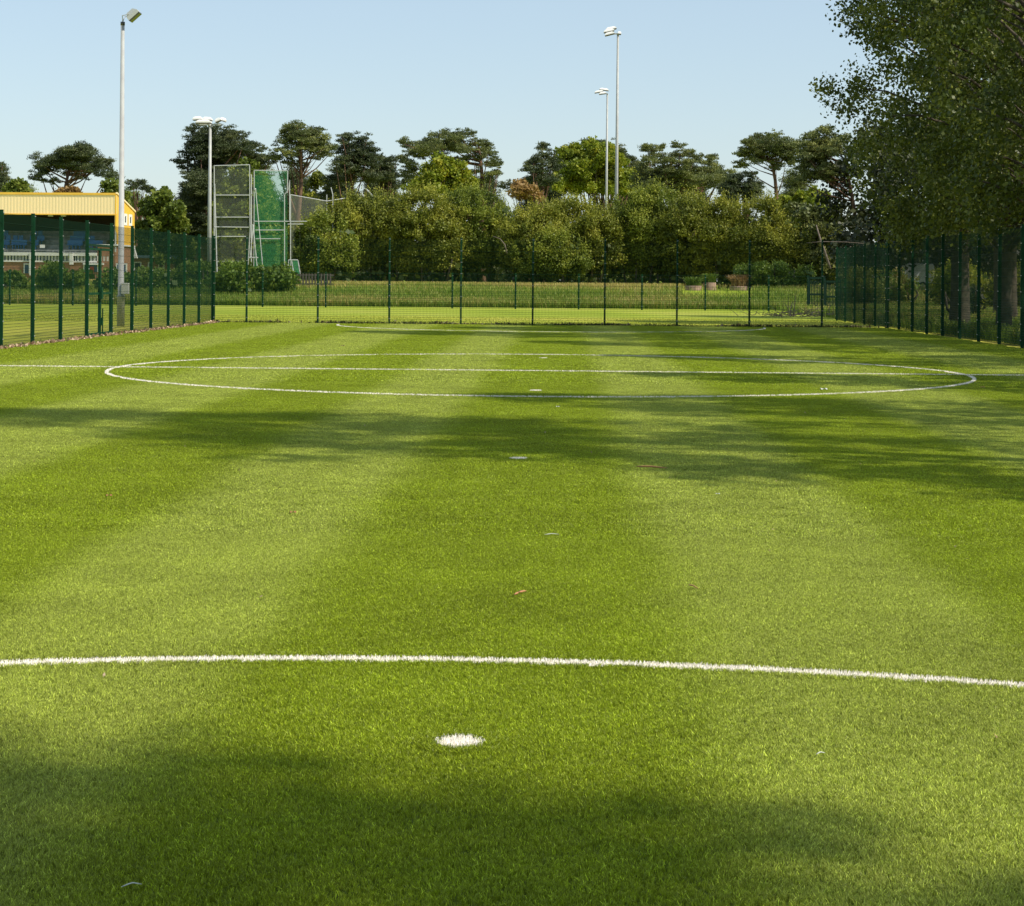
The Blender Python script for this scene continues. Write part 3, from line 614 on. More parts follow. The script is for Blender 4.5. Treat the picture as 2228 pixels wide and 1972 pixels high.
# ------------------------------------------------------------------ grandstand
def stand():
    Yf, Yb = 165., 172.0; k = mpp(Yf)
    def zpx(py, Y=Yf, px=150): return P(px, py, Y).z
    X1 = P(250, 500, Yf).x; X0 = X1 - 34; zr, ze, zb = zpx(421), zpx(466), zpx(462, Yb, 286)
    root = empty('grandstand', (X1, Yf, 1.0), 'open fronted grandstand with yellow roof fascia and brick base', 'building')
    # corrugated fascia
    mb = MB(); x = X0; st = .28
    while x < X1 - .05:
        mb.box(x, Yf - .032, ze + .02, x + st * .5, Yf, zr - .12); mb.box(x + st * .5, Yf - .02, ze + .02, x + st, Yf, zr - .12); x += st
    mb.build('fascia', M['yellow_sheet'], root)
    mb = MB(); mb.box(X0, Yf - .10, zr - .12, X1 + .05, Yf + .05, zr + .06); mb.box(X0, Yf - .08, ze - .08, X1 + .05, Yf + .02, ze + .02); mb.build('trim', M['yellow_gable'], root)
    mb = MB(); mb.add([(X0, Yf, zr), (X1, Yf, zr), (X1, Yb, zb), (X0, Yb, zb), (X0, Yf, zr - .25), (X1, Yf, zr - .25), (X1, Yb, zb - .25), (X0, Yb, zb - .25)], [(0, 1, 2, 3), (7, 6, 5, 4), (2, 1, 5, 6), (3, 2, 6, 7)]); mb.build('roof', M['red_dark'], root)
    # gable
    zg = zpx(532, Yf, 260)
    mb = MB(); poly = [(Yf - .05, zr), (Yb, zb), (Yb, zg), (Yf + .7, zg), (Yf + .45, zpx(512)), (Yf + .05, zpx(505)), (Yf - .05, ze)]
    mb.prism(poly, lambda p: (X1, p[0], p[1]), lambda p: (X1 + .12, p[0], p[1])); 
    gb = mb.build('gable', M['yellow_gable'], root)
    mb = MB(); 
    for a, b_ in (((Yf - .08, zr + .05), (Yb + .1, zb + .05)),): mb.bar((X1 + .14, a[0], a[1]), (X1 + .14, b_[0], b_[1]), .10, 4)
    mb.build('bargeboard', M['yellow_sheet'], root)
    mb = MB(); mb.bar((X1 + .02, Yf + .1, zpx(548)), (X1 + .02, Yf + .1, ze), .07, 6); mb.build('downpipe', M['steel_light'], root)
    # signs on the gable
    for y0, y1 in ((Yf + 2.6, Yf + 4.0), (Yf + 4.6, Yf + 5.9)):
        mb = MB(); z1, z0 = zpx(466, Yf + 4, 275), zpx(491, Yf + 4, 275); mb.box(X1 + .125, y0, z0, X1 + .16, y1, z1); s_ = mb.build('sign', M['white_paint'], root)
        mb = MB(); c = (y0 + y1) / 2; mb.box(X1 + .163, c - .2, z0 + .25, X1 + .17, c + .15, z0 + .75); mb.box(X1 + .163, c - .1, z0 + .75, X1 + .17, c + .2, z1 - .2); mb.build('sign_mark', M['dark_glass'], s_)
    mb = MB(); mb.box(X1 - 1.9, Yf - .12, zg - .12, X1 + .2, Yb, zg - .0); mb.build('ledge', M['white_paint'], root)
    # walls
    mb = MB(); mb.box(X1 - 1.5, Yf + .05, .95, X1 + .05, Yb - .05, zg - .13); mb.box(X0, Yb - .3, .95, X1 - 1.5, Yb - .05, zb - .3); mb.box(X0, Yf + .1, .95, X1 - 1.5, Yf + .35, zpx(569)); mb.build('brick_wall', M['brick'], root)
    mb = MB(); mb.box(X0, Yb - .34, zpx(550), X1 - .02, Yb - .31, zb - .3); mb.build('back_lining', M['interior'], root)
    mb = MB(); mb.box(X0, Yf - .1, zpx(557), X1 - 1.55, Yf + .4, zpx(550)); mb.box(X0, Yf - .02, zpx(571), X1 - 1.55, Yf + .4, zpx(568)); mb.box(P(182, 574, Yf).x, Yf - .25, zpx(576), P(226, 574, Yf).x, Yf + .3, zpx(572)); mb.build('concrete_band', M['white_paint'], root)
    # terraces
    mb = MB()
    for i in range(6): mb.box(X0, Yf + .5 + i * 1.0, zpx(557), X1 - 1.55, Yf + 1.5 + i * 1.0, zpx(553) + i * .42)
    mb.build('terrace', M['concrete'], root)
    # window strip
    px = 0.
    while px < 236:
        if not (62 < px < 78 or 150 < px < 162):
            a = P(px, 562, Yf).x; w = 6.2 * k
            mb = MB(); mb.box(a, Yf + .04, zpx(568), a + .05, Yf + .12, zpx(557)); mb.box(a + w - .05, Yf + .04, zpx(568), a + w, Yf + .12, zpx(557)); fr = mb.build('window', M['white_paint'], root)
            mb = MB(); mb.box(a + .05, Yf + .09, zpx(568), a + w - .05, Yf + .11, zpx(557)); mb.build('pane', M['dark_glass'], fr)
        px += 7.1
    for p0, p1, yb_ in ((66, 75, 600), (153, 160, 576)):
        mb = MB(); mb.box(P(p0, 560, Yf).x, Yf - .3, zpx(yb_), P(p1, 560, Yf).x, Yf - .03, zpx(550)); mb.build('pillar', M['white_paint'], root)
    def opening(p0, p1, y0, y1, m, name, Yd):
        a, c = P(p0, 580, Yd), P(p1, 580, Yd); z1, z0 = zpx(y0, Yd, p0), zpx(y1, Yd, p0)
        mb = MB(); mb.box(a.x, Yd - .04, z0, c.x, Yd + .02, z1); d = mb.build(name, m, root)
        mb = MB(); w = .1
        mb.box(a.x - w, Yd - .07, z0, a.x, Yd + .02, z1 + w); mb.box(c.x, Yd - .07, z0, c.x + w, Yd + .02, z1 + w); mb.box(a.x, Yd - .07, z1, c.x, Yd + .02, z1 + w); mb.build('frame', M['white_paint'], d)
    opening(184, 212, 576, 592, M['blue_door'], 'door', Yf + .08); opening(255, 274, 576, 595, M['blue_door'], 'door', Yf - .0); opening(54, 63, 576, 595, M['blue_door'], 'door', Yf + .08)
    mb = MB(); a = P(200, 585, Yf); mb.box(a.x - .18, Yf - .0, zpx(592), a.x + .18, Yf + .02, zpx(580)); mb.build('poster', M['red_cloth'], root)
    mb = MB(); a = P(92, 536, Yf + .4); mb.box(a.x - .22, Yf + .42, zpx(540), a.x + .22, Yf + .46, zpx(533)); mb.build('sign', M['white_paint'], root)
    # railing + seats
    mb = MB(); z0, z1 = zpx(552), zpx(545)
    mb.box(X0, Yf + .42, z1 - .03, X1 - 1.6, Yf + .45, z1)
    x = X0
    while x < X1 - 1.6: mb.bar((x, Yf + .435, z0), (x, Yf + .435, z1), .02, 4); x += .5
    mb.build('railing', M['steel'], root)
    sm = MB(); sm.box(-.2, -.2, .38, .2, .2, .44); sm.box(-.2, .17, .44, .2, .22, .9); sm.box(-.03, -.1, 0, .03, .1, .38)
    me = bpy.data.meshes.new('seat'); me.from_pydata([tuple(v) for v in sm.v], [], sm.f); me.materials.append(M['blue_seat'])
    rr = random.Random(4)
    for row, pxs in ((1, [3, 8, 22, 28, 34, 40, 46, 66, 72, 145, 153, 160, 168, 190, 196, 205, 212]), (2, [10, 26, 38, 62, 78, 84, 150, 156, 164, 172, 186, 194]), (3, [5, 68, 80, 158, 166, 176])):
        for px in pxs:
            o = link('seat', me, root); o.location = Vector((P(px, 540, Yf + row).x, Yf + row * 1.0 + .9, zpx(553) + row * .42)) - root.location; o.scale = (1, 1, .9)
    for px in (110, 138): mb = MB(); a = P(px, 470, Yf + 1); mb.box(a.x - .2, Yf + .9, a.z - .05, a.x + .2, Yf + 1.2, a.z + .06); mb.build('ceiling_light', M['white_paint'], root)
stand()
def pavilion():
    Y = 178.; x0, x1 = P(286, 570, Y).x, P(376, 570, Y).x; zt, z0 = P(330, 562, Y).z, 1.0; zr = zt + .35
    root = empty('low_pavilion', (x0, Y, 1.0), 'low brick building with blue grey roof edge beside the grandstand', 'building')
    mb = MB(); mb.box(x0, Y, .95, x1, Y + 6, zt); mb.build('wall', M['brick'], root)
    mb = MB(); mb.box(x0 - .1, Y - .4, zt, x1 + .2, Y + 6.2, zt + .25); mb.build('roof', M['slate'], root)
    for a, b_ in ((291, 308), (322, 332), (344, 358)):
        mb = MB(); p, q = P(a, 580, Y).x, P(b_, 580, Y).x; zz1, zz0 = zt - .35, zt - 1.2
        mb.box(p, Y - .06, zz0, p + .12, Y + .02, zz1); mb.box(q - .12, Y - .06, zz0, q, Y + .02, zz1); mb.box(p + .12, Y - .06, zz1 - .1, q - .12, Y + .02, zz1); fr = mb.build('window', M['white_paint'], root)
        mb = MB(); mb.box(p + .12, Y - .03, zz0, q - .12, Y - .01, zz1 - .1); mb.build('pane', M['dark_glass'], fr)
    mb = MB(); a = P(291, 562, Y - 3); mb.add([(a.x, Y - 3, a.z), (a.x + .3, Y - 3, a.z), (a.x, Y - 3, a.z + 1.0), (a.x, Y - 2.6, a.z), (a.x + .3, Y - 2.6, a.z), (a.x, Y - 2.6, a.z + 1.0)], [(0, 1, 2), (5, 4, 3), (0, 3, 4, 1), (1, 4, 5, 2), (2, 5, 3, 0)])
    mb.build('stair_cheek', M['white_paint'], root)
pavilion()
# ------------------------------------------------------------------ right hand poplars
def broadleaf(name, label, loc, h, rx, crown0, seed, lean=(0, 0), nclump=150, dens=26, leaf=.13, tr=.24, group=None, lm=None, top_taper=.55, limbsn=40):
    rng = np.random.default_rng(seed); root = empty(name, loc, label, 'tree', group)
    def axis(z): t = z / h; return Vector((lean[0] * t * t + .12 * math.sin(3 * t + seed), lean[1] * t * t + .12 * math.cos(4 * t + seed), z))
    cs = []; rs = []
    while len(cs) < nclump:
        z = rng.uniform(crown0, h); t = (z - crown0) / (h - crown0); rad = rx * (math.sin(math.pi * min(1, .07 + t * .93)) ** .6) * (1 - top_taper * t * .5)
        a = rng.uniform(0, 2 * math.pi); r = rad * math.sqrt(rng.uniform(.12, 1)) * rng.uniform(.75, 1.12); ax = axis(z)
        cs.append((ax.x + r * math.cos(a), ax.y + r * math.sin(a), z)); q = rng.uniform(.38, .8); rs.append((q, q, q * rng.uniform(.7, 1.1)))
    V, tone = leaves(rng, cs, rs, dens, leaf, .8, 0, .25)
    link('crown', quadmesh('crown', V, lm or M['l_poplar'], tone), root)
    mb = MB(); zs = [0, .3, 1.2] + [h * k / 8 for k in range(2, 9)]; zs = sorted(zs)
    pts = [axis(z) for z in zs]; mb.tube(pts, [tr * (1.35 if z == 0 else 1.1 if z < 1 else 1) * (1 - .85 * z / h) for z in zs], 12)
    for i in rng.choice(len(cs), limbsn, replace=False):
        c = Vector(cs[int(i)]); zb = max(crown0 * .8, c.z - rng.uniform(.8, 2.6)); b_ = axis(zb); L_ = (c - b_).length; r_ = .022 + .012 * L_
        mb.tube([b_, b_.lerp(c, .4) + Vector((0, 0, .1 * L_)), b_.lerp(c, .75) + Vector((0, 0, .08 * L_)), c], [r_, r_ * .7, r_ * .45, r_ * .2], 6)
    for v in range(len(mb.v)): mb.v[v] = tuple(Vector(mb.v[v]) + root.location)
    mb.build('trunk', M['bark'], root, True)
    return root
GP = 'row of poplars beside the right fence'
broadleaf('poplar_tree', 'nearest visible poplar, leaning trunk at the top right edge', (13.1, 50.5, 0), 18, 4.4, 3.0, 11, lean=(-3.2, .5), nclump=290, dens=46, leaf=.112, tr=.26, limbsn=80, group=GP)
broadleaf('poplar_tree', 'poplar whose brown trunk stands between the right fence posts nearest the frame edge', (12.95, 57.2, 0), 17, 4.6, 3.0, 12, lean=(-1.0, 0), nclump=330, dens=46, leaf=.112, tr=.23, limbsn=80, group=GP)
broadleaf('poplar_tree', 'poplar with the thick dark trunk behind the middle of the right fence', (12.75, 63.2, 0), 16, 4.95, 2.9, 13, lean=(-1.2, 0), nclump=330, dens=46, leaf=.112, tr=.33, limbsn=80, group=GP)
broadleaf('poplar_tree', 'farther poplar filling the crown behind the thick trunk', (16.2, 71.5, 0), 15, 4.4, 3.5, 14, nclump=260, dens=24, leaf=.16, tr=.25, group=GP)
broadleaf('poplar_tree', 'farthest poplar standing past the end of the right fence', (18.6, 84.0, 0), 14, 4.4, 3.7, 15, nclump=220, dens=20, leaf=.18, tr=.25, group=GP)
# trees of the same row that stand beside and behind the camera, outside the photo; their shade falls across the pitch
off = broadleaf('poplar_tree', 'poplar of the right hand row standing beside the camera outside the photo', (13.0, 14.0, 0), 22, 4.1, 4.0, 21, nclump=240, dens=9.5, leaf=.22, tr=.28, group='poplars outside the photo')
broadleaf('poplar_tree', 'poplar of the right hand row standing behind the camera outside the photo', (13.0, -3.2, 0), 22, 4.3, 4.0, 22, nclump=440, top_taper=.1, dens=23, leaf=.22, tr=.28, group='poplars outside the photo')
broadleaf('poplar_tree', 'tall poplar of the second row behind the camera outside the photo', (17.0, -4.5, 0), 25, 3.4, 6.0, 24, nclump=260, top_taper=.1, dens=15, leaf=.22, tr=.28, group='poplars outside the photo')
for (x, y_, s, lab) in ((13.2, 20.5, .72, 'second'), (13.0, 28.0, .60, 'third'), (13.2, 36.0, .62, 'fourth'), (13.4, 43.5, .72, 'fifth')):
    o = dup(off, (x, y_, 0)); o.scale = (s * 1.1, s * 1.1, s); o['label'] = f'{lab} poplar of the right hand row between the camera and the visible poplars'; o.rotation_euler.z = x * 7 + y_
for k, (x, y_, sc_) in enumerate(((20.5, 27.5, .72), (21.5, 36, .7), (20.5, 45, .72), (22, 54, .74))):  # second row out of view, added to deepen the shade on the right fence
    o = dup(off, (x, y_, 0)); o.scale = (sc_ * 1.25, sc_ * 1.25, sc_); o['label'] = 'unseen shade tree of the added second row standing farther right than the poplars, %s from the camera' % ('first', 'second', 'third', 'fourth', 'fifth', 'sixth')[k]; o.rotation_euler.z = x * 5 + y_
# ------------------------------------------------------------------ far trees
GPN = 'pines behind the bushes'
pine, pine2 = M['l_pine'], M['l_pine2']
def auto(px0, px1, py0, py1, n, r, seed, dome=True):
    rr = random.Random(seed); out = []
    cx, rx = (px0 + px1) / 2, (px1 - px0) / 2 - r
    while len(out) < n:
        x = rr.uniform(-1, 1); t = rr.uniform(0, 1); w = math.sqrt(max(0, 1 - t * t)) if dome else 1
        if abs(x) > w: continue
        out.append((cx + x * rx, py1 - (py1 - py0 - r) * t, r * rr.uniform(.7, 1.25), r * rr.uniform(.6, 1)))
    return out
tree_px('pine_tree', 'dark pine at the left edge of the photo', 215, [(-12, 400), (-10, 600)], .35, [(-8, 372, 22, 16), (2, 392, 18, 14), (-14, 410, 26, 18), (4, 402, 14, 8)], pine, M['bark_pine'], 31, GPN)
tree_px('pine_tree', 'broad dark pine rising above the yellow stand roof', 210, [(150, 370), (138, 430), (140, 600)], .4,
    [(118, 350, 36, 16), (160, 340, 32, 17), (185, 332, 30, 16), (208, 350, 24, 14), (95, 365, 22, 12), (92, 378, 20, 10), (150, 362, 40, 12), (195, 366, 30, 10), (235, 378, 22, 10), (258, 388, 14, 7), (78, 388, 14, 6), (110, 394, 22, 7), (165, 385, 20, 7), (188, 325, 12, 7), (222, 352, 12, 8)], pine, M['bark_pine'], 32, GPN)
tree_px('pine_tree', 'small dark pine branch crown right of the lamp column', 215, [(300, 420), (296, 600)], .2, [(290, 402, 16, 8), (312, 408, 18, 8), (325, 412, 10, 5), (304, 396, 10, 6)], pine, M['bark_pine'], 33, GPN)
tree_px('pine_tree', 'tall spreading cedar like pine behind the pale floodlight mast', 190, [(455, 300), (450, 400), (446, 600)], .45,
    [(430, 288, 22, 12), (455, 283, 24, 12), (490, 290, 28, 14), (520, 296, 18, 10), (440, 305, 34, 13), (480, 312, 34, 14), (535, 318, 24, 12), (560, 326, 24, 11), (545, 340, 30, 12), (580, 345, 24, 9), (410, 348, 22, 6), (430, 338, 26, 9), (395, 352, 12, 4), (425, 365, 26, 8), (460, 345, 30, 14), (500, 345, 30, 12), (415, 385, 18, 8), (440, 392, 24, 12), (470, 375, 26, 12), (425, 412, 22, 8), (408, 405, 14, 6), (440, 430, 36, 18), (430, 460, 40, 20), (450, 490, 44, 20), (420, 510, 36, 20), (470, 430, 30, 20), (520, 372, 24, 9), (420, 440, 30, 16), (470, 305, 40, 16), (450, 325, 40, 16), (500, 328, 44, 16), (540, 352, 36, 12), (455, 360, 34, 16), (450, 410, 40, 24), (450, 385, 34, 18)], pine, M['bark_pine'], 34, GPN, depth=4)
tree_px('pine_tree', 'tall pine with twin brown trunks right of the green netting', 185, [(656, 330), (655, 400), (648, 480), (646, 600)], .36,
    [(650, 282, 26, 13), (625, 290, 22, 11), (680, 290, 24, 13), (655, 298, 36, 13), (620, 312, 22, 10), (665, 315, 34, 14), (700, 310, 20, 14), (610, 330, 20, 7), (640, 335, 26, 9), (690, 332, 28, 11), (648, 355, 24, 8), (715, 322, 14, 12), (600, 344, 14, 5), (632, 352, 18, 7)], pine2, M['bark_pine'], 35, GPN)
tree_px('pine_tree', 'narrow dark pine with a straight trunk left of the arching pine', 195, [(766, 330), (766, 420), (768, 600)], .3,
    [(762, 298, 16, 10), (790, 302, 18, 10), (745, 306, 12, 8), (775, 318, 32, 12), (750, 330, 18, 12), (800, 328, 20, 14), (775, 345, 34, 14), (745, 352, 18, 12), (810, 352, 20, 16), (770, 370, 36, 12), (745, 385, 26, 12), (720, 395, 20, 14), (800, 385, 30, 14), (705, 420, 18, 16)], pine, M['bark_pine'], 36, GPN)
tree_px('pine_tree', 'low dark pine at the foot of the narrow one', 200, [(840, 380), (842, 600)], .28, [(832, 345, 12, 9), (852, 348, 14, 10), (835, 362, 24, 12), (825, 385, 28, 16), (848, 385, 20, 14), (855, 405, 16, 10), (838, 372, 20, 10)], pine, M['bark_pine'], 37, GPN)
tree_px('pine_tree', 'big arching open pine above the bright green tree', 205, [(1040, 310), (1048, 370), (1052, 600)], .32,
    [(880, 310, 16, 9), (895, 318, 20, 9), (920, 312, 24, 10), (945, 308, 26, 9), (965, 296, 26, 8), (1000, 292, 28, 7), (1022, 292, 14, 7), (985, 306, 34, 10), (1010, 318, 26, 9), (1045, 312, 18, 8), (1060, 318, 14, 8), (1062, 334, 18, 8), (1075, 348, 16, 8), (1083, 358, 14, 8), (1060, 358, 18, 9), (1085, 375, 14, 7), (1045, 345, 14, 9), (905, 335, 26, 10), (940, 328, 30, 10), (880, 352, 18, 9), (895, 362, 24, 9), (870, 340, 10, 4), (885, 380, 22, 12), (900, 395, 20, 10), (1030, 372, 18, 6), (1065, 382, 20, 6), (1050, 395, 20, 6), (878, 400, 12, 10), (930, 330, 30, 10), (975, 318, 34, 12), (1015, 335, 26, 10), (1050, 328, 22, 10), (1000, 350, 24, 8)], pine2, M['bark_pine'], 38, GPN, copies=2)
tree_px('broadleaf_tree', 'bright green round tree in front of the arching pine', 178, [(965, 400), (965, 600)], .3, [(965, 352, 26, 14), (940, 366, 26, 14), (990, 370, 26, 16), (925, 388, 28, 16), (965, 385, 36, 18), (1010, 392, 26, 16), (900, 404, 24, 14), (940, 410, 34, 16), (985, 412, 36, 16), (1025, 410, 24, 12)], M['l_bright'], M['bark'], 39, None, flat=0, leaf=.26, aspect=.8, dens=44)
tree_px('pine_tree', 'dark pine left of the yellow green tree', 195, [(1180, 350), (1182, 600)], .28, [(1184, 316, 10, 7), (1178, 330, 15, 9), (1196, 338, 16, 9), (1160, 352, 13, 8), (1150, 365, 13, 8), (1182, 352, 22, 12), (1202, 362, 18, 14), (1170, 372, 26, 10), (1145, 392, 12, 6), (1190, 388, 24, 14), (1165, 395, 16, 8), (1100, 402, 16, 7), (1120, 412, 16, 8), (1185, 410, 16, 12)], pine, M['bark_pine'], 40, GPN)
tree_px('broadleaf_tree', 'orange brown leaved small tree between the pines and bushes', 170, [(1150, 420), (1150, 600)], .2, [(1125, 402, 16, 8), (1150, 410, 22, 9), (1140, 422, 30, 10), (1165, 425, 14, 9), (1130, 415, 14, 8)], M['l_orange'], M['bark'], 41, None, flat=0, leaf=.25, aspect=.8, dens=44)
tree_px('broadleaf_tree', 'large yellow green tree behind the two central floodlight masts', 215, [(1295, 400), (1295, 600)], .35,
    [(1250, 322, 22, 12), (1290, 318, 26, 12), (1318, 322, 24, 12), (1232, 338, 24, 14), (1275, 340, 32, 16), (1320, 345, 30, 16), (1350, 352, 18, 14), (1222, 362, 24, 14), (1260, 370, 34, 16), (1310, 375, 36, 18), (1355, 380, 28, 16), (1222, 385, 20, 14), (1210, 400, 24, 16), (1250, 402, 36, 16), (1300, 405, 40, 16), (1350, 408, 36, 14), (1378, 398, 18, 12)], M['l_bright'], M['bark'], 42, None, flat=0, leaf=.26, aspect=.8, dens=44)
tree_px('pine_tree', 'dark pine behind the yellow green tree', 228, [(1330, 330), (1330, 600)], .3, [(1285, 312, 20, 7), (1310, 310, 20, 8), (1345, 332, 20, 12), (1370, 350, 16, 14), (1300, 320, 30, 10), (1240, 325, 16, 8), (1380, 372, 14, 10), (1222, 335, 14, 8)], pine, M['bark_pine'], 43, GPN)
tree_px('pine_tree', 'dark knobbly pine with two peaks right of the masts', 195, [(1460, 340), (1462, 600)], .36,
    [(1405, 322, 9, 5), (1420, 320, 13, 7), (1440, 318, 10, 7), (1425, 335, 24, 10), (1412, 350, 22, 9), (1475, 320, 16, 8), (1480, 336, 22, 11), (1510, 338, 20, 9), (1450, 352, 28, 12), (1500, 355, 28, 12), (1535, 350, 20, 9), (1550, 345, 10, 6), (1405, 368, 22, 10), (1440, 375, 34, 14), (1490, 380, 36, 14), (1540, 370, 26, 11), (1565, 362, 16, 7), (1385, 385, 16, 10), (1420, 400, 40, 14), (1480, 402, 44, 14), (1545, 395, 36, 14), (1580, 380, 24, 10)], pine2, M['bark_pine'], 44, GPN)
tree_px('pine_tree', 'low dark evergreen between the knobbly pine and the umbrella pine', 188, [(1620, 410), (1622, 600)], .3, auto(1560, 1675, 362, 440, 22, 17, 45), pine, M['bark_pine'], 45, GPN)
tree_px('pine_tree', 'umbrella shaped pine with a bare curved trunk', 175, [(1678, 345), (1686, 385), (1690, 430), (1698, 600)], .27,
    [(1650, 297, 20, 9), (1672, 298, 20, 10), (1700, 302, 22, 10), (1625, 310, 14, 8), (1640, 322, 26, 11), (1685, 320, 34, 12), (1615, 332, 14, 8), (1660, 340, 32, 10), (1715, 330, 24, 12), (1735, 316, 14, 10), (1640, 352, 22, 8), (1725, 352, 24, 10), (1700, 345, 26, 9), (1612, 358, 14, 8), (1685, 362, 14, 6), (1660, 316, 38, 16), (1700, 322, 36, 15), (1640, 336, 30, 11), (1722, 336, 26, 13)], pine2, M['bark_pine'], 46, GPN, copies=2)
tree_px('pine_tree', 'olive crowned pine with a tall reddish brown trunk', 150, [(1838, 330), (1846, 385), (1856, 440), (1868, 520), (1874, 600)], .22,
    [(1762, 300, 16, 10), (1750, 318, 18, 12), (1785, 300, 20, 13), (1800, 285, 18, 10), (1775, 330, 28, 13), (1750, 345, 24, 12), (1800, 340, 28, 13), (1830, 305, 24, 14), (1745, 368, 24, 12), (1785, 370, 30, 12), (1820, 362, 24, 10), (1765, 390, 28, 9), (1850, 330, 20, 14), (1772, 342, 40, 20), (1805, 318, 34, 20), (1790, 378, 40, 14)], pine2, M['bark_pine'], 47, GPN)
tree_px('broadleaf_tree', 'yellow green tree low behind the olive pine trunk', 165, [(1740, 430), (1740, 600)], .25, auto(1640, 1850, 398, 500, 36, 19, 48), M['l_bright'], M['bark'], 48, None, flat=0, leaf=.26, aspect=.8, dens=40)
tree_px('broadleaf_tree', 'dark tangled tree at the right behind the leaning dead trunk', 158, [(1720, 500), (1722, 600)], .25, auto(1640, 1850, 440, 600, 44, 21, 49), M['l_pine2'], M['bark'], 49, None, flat=0, leaf=.3, aspect=.7, dens=30)
# left side broadleaves
GL = 'round green trees behind the grandstand'
tree_px('broadleaf_tree', 'round green tree above the left end of the stand roof', 195, [(40, 420), (40, 600)], .3, auto(-5, 85, 386, 470, 22, 17, 51), M['l_green'], M['bark'], 51, GL, flat=0, leaf=.3, aspect=.8, dens=40)
tree_px('broadleaf_tree', 'orange leaved tree just above the middle of the stand roof', 190, [(135, 440), (135, 600)], .25, auto(85, 195, 400, 460, 20, 13, 52), M['l_orange'], M['bark'], 52, None, flat=0, leaf=.28, aspect=.8, dens=40)
tree_px('broadleaf_tree', 'green tree behind the lamp column and stand gable', 188, [(225, 440), (225, 600)], .35, auto(165, 300, 384, 520, 40, 18, 53), M['l_green'], M['bark'], 53, GL, flat=0, leaf=.3, aspect=.8, dens=40)
tree_px('broadleaf_tree', 'big rounded green tree between the stand and the cedar like pine', 180, [(365, 460), (365, 600)], .4, auto(270, 430, 402, 600, 66, 20, 54), M['l_green'], M['bark'], 54, GL, flat=0, leaf=.3, aspect=.8, dens=44)
tree_px('broadleaf_tree', 'olive green tree behind the throwing cage', 176, [(500, 420), (505, 600)], .3, auto(450, 625, 338, 600, 74, 21, 55), M['l_bush2'], M['bark'], 55, None, flat=0, leaf=.3, aspect=.8, dens=34)
tree_px('broadleaf_tree', 'yellow green tree low between the brown pine trunks', 205, [(680, 430), (682, 600)], .3, auto(615, 745, 362, 560, 40, 18, 56), M['l_bush'], M['bark'], 56, None, flat=0, leaf=.3, aspect=.8, dens=30)
for i, (a, b_, t, lm, lab) in enumerate((
    (425, 520, 350, pine, 'dark pine filling the space behind the pale floodlight mast'), (500, 625, 352, pine2, 'olive pine behind the throwing cage nets'), (590, 700, 366, pine, 'low pine behind the brown twin trunks'),
    (690, 800, 356, pine, 'pine mass behind the straight narrow trunk'), (780, 880, 372, pine, 'low dark pine left of the arching pine'), (1010, 1110, 388, pine, 'low dark evergreen right of the bright green tree'),
    (1120, 1240, 380, pine, 'evergreen behind the orange leaved tree'), (1330, 1440, 362, pine2, 'evergreen between the yellow green tree and the knobbly pine'), (1420, 1560, 366, pine, 'dark evergreen mass under the knobbly pine'), (1680, 1790, 380, pine2, 'olive evergreen between the umbrella pine and the tall brown trunk'),
    (-20, 110, 404, M['l_green'], 'green tree low at the left end behind the stand'), (230, 330, 410, M['l_green'], 'green tree right behind the stand gable'))):
    tree_px('evergreen_tree' if lm in (pine, pine2) else 'broadleaf_tree', lab, 222 + 2 * i, [((a + b_) / 2, t + 60), ((a + b_) / 2, 600)], .25, auto(a, b_, t - 22, 600, 60, 22, 200 + i), lm, M['bark_pine'], 200 + i, 'trees filling the back row', dens=24, copies=2)
# dead leaning trunk and rail
mb = MB(); Y = 118.; mb.tube([P(1806, 585, Y), P(1795, 550, Y), P(1785, 522, Y - .5), P(1776, 490, Y)], [.09, .08, .06, .03], 8); mb.tube([P(1810, 578, Y), P(1834, 552, Y), P(1852, 536, Y)], [.03, .02, .012], 6)
o = mb.build('dead_tree', M['dead_wood'], None, True); tag(o, 'grey dead tree trunk leaning left beyond the far right corner', 'dead tree')
mb = MB(); mb.tube([P(1755, 529, 117), P(1790, 526, 117), P(1840, 527, 117), P(1880, 530, 117)], [.015, .02, .018, .01], 6); o = mb.build('bare_branch', M['dead_wood'], None, True); tag(o, 'thin bare branch lying level across the dead trunk', 'branch')
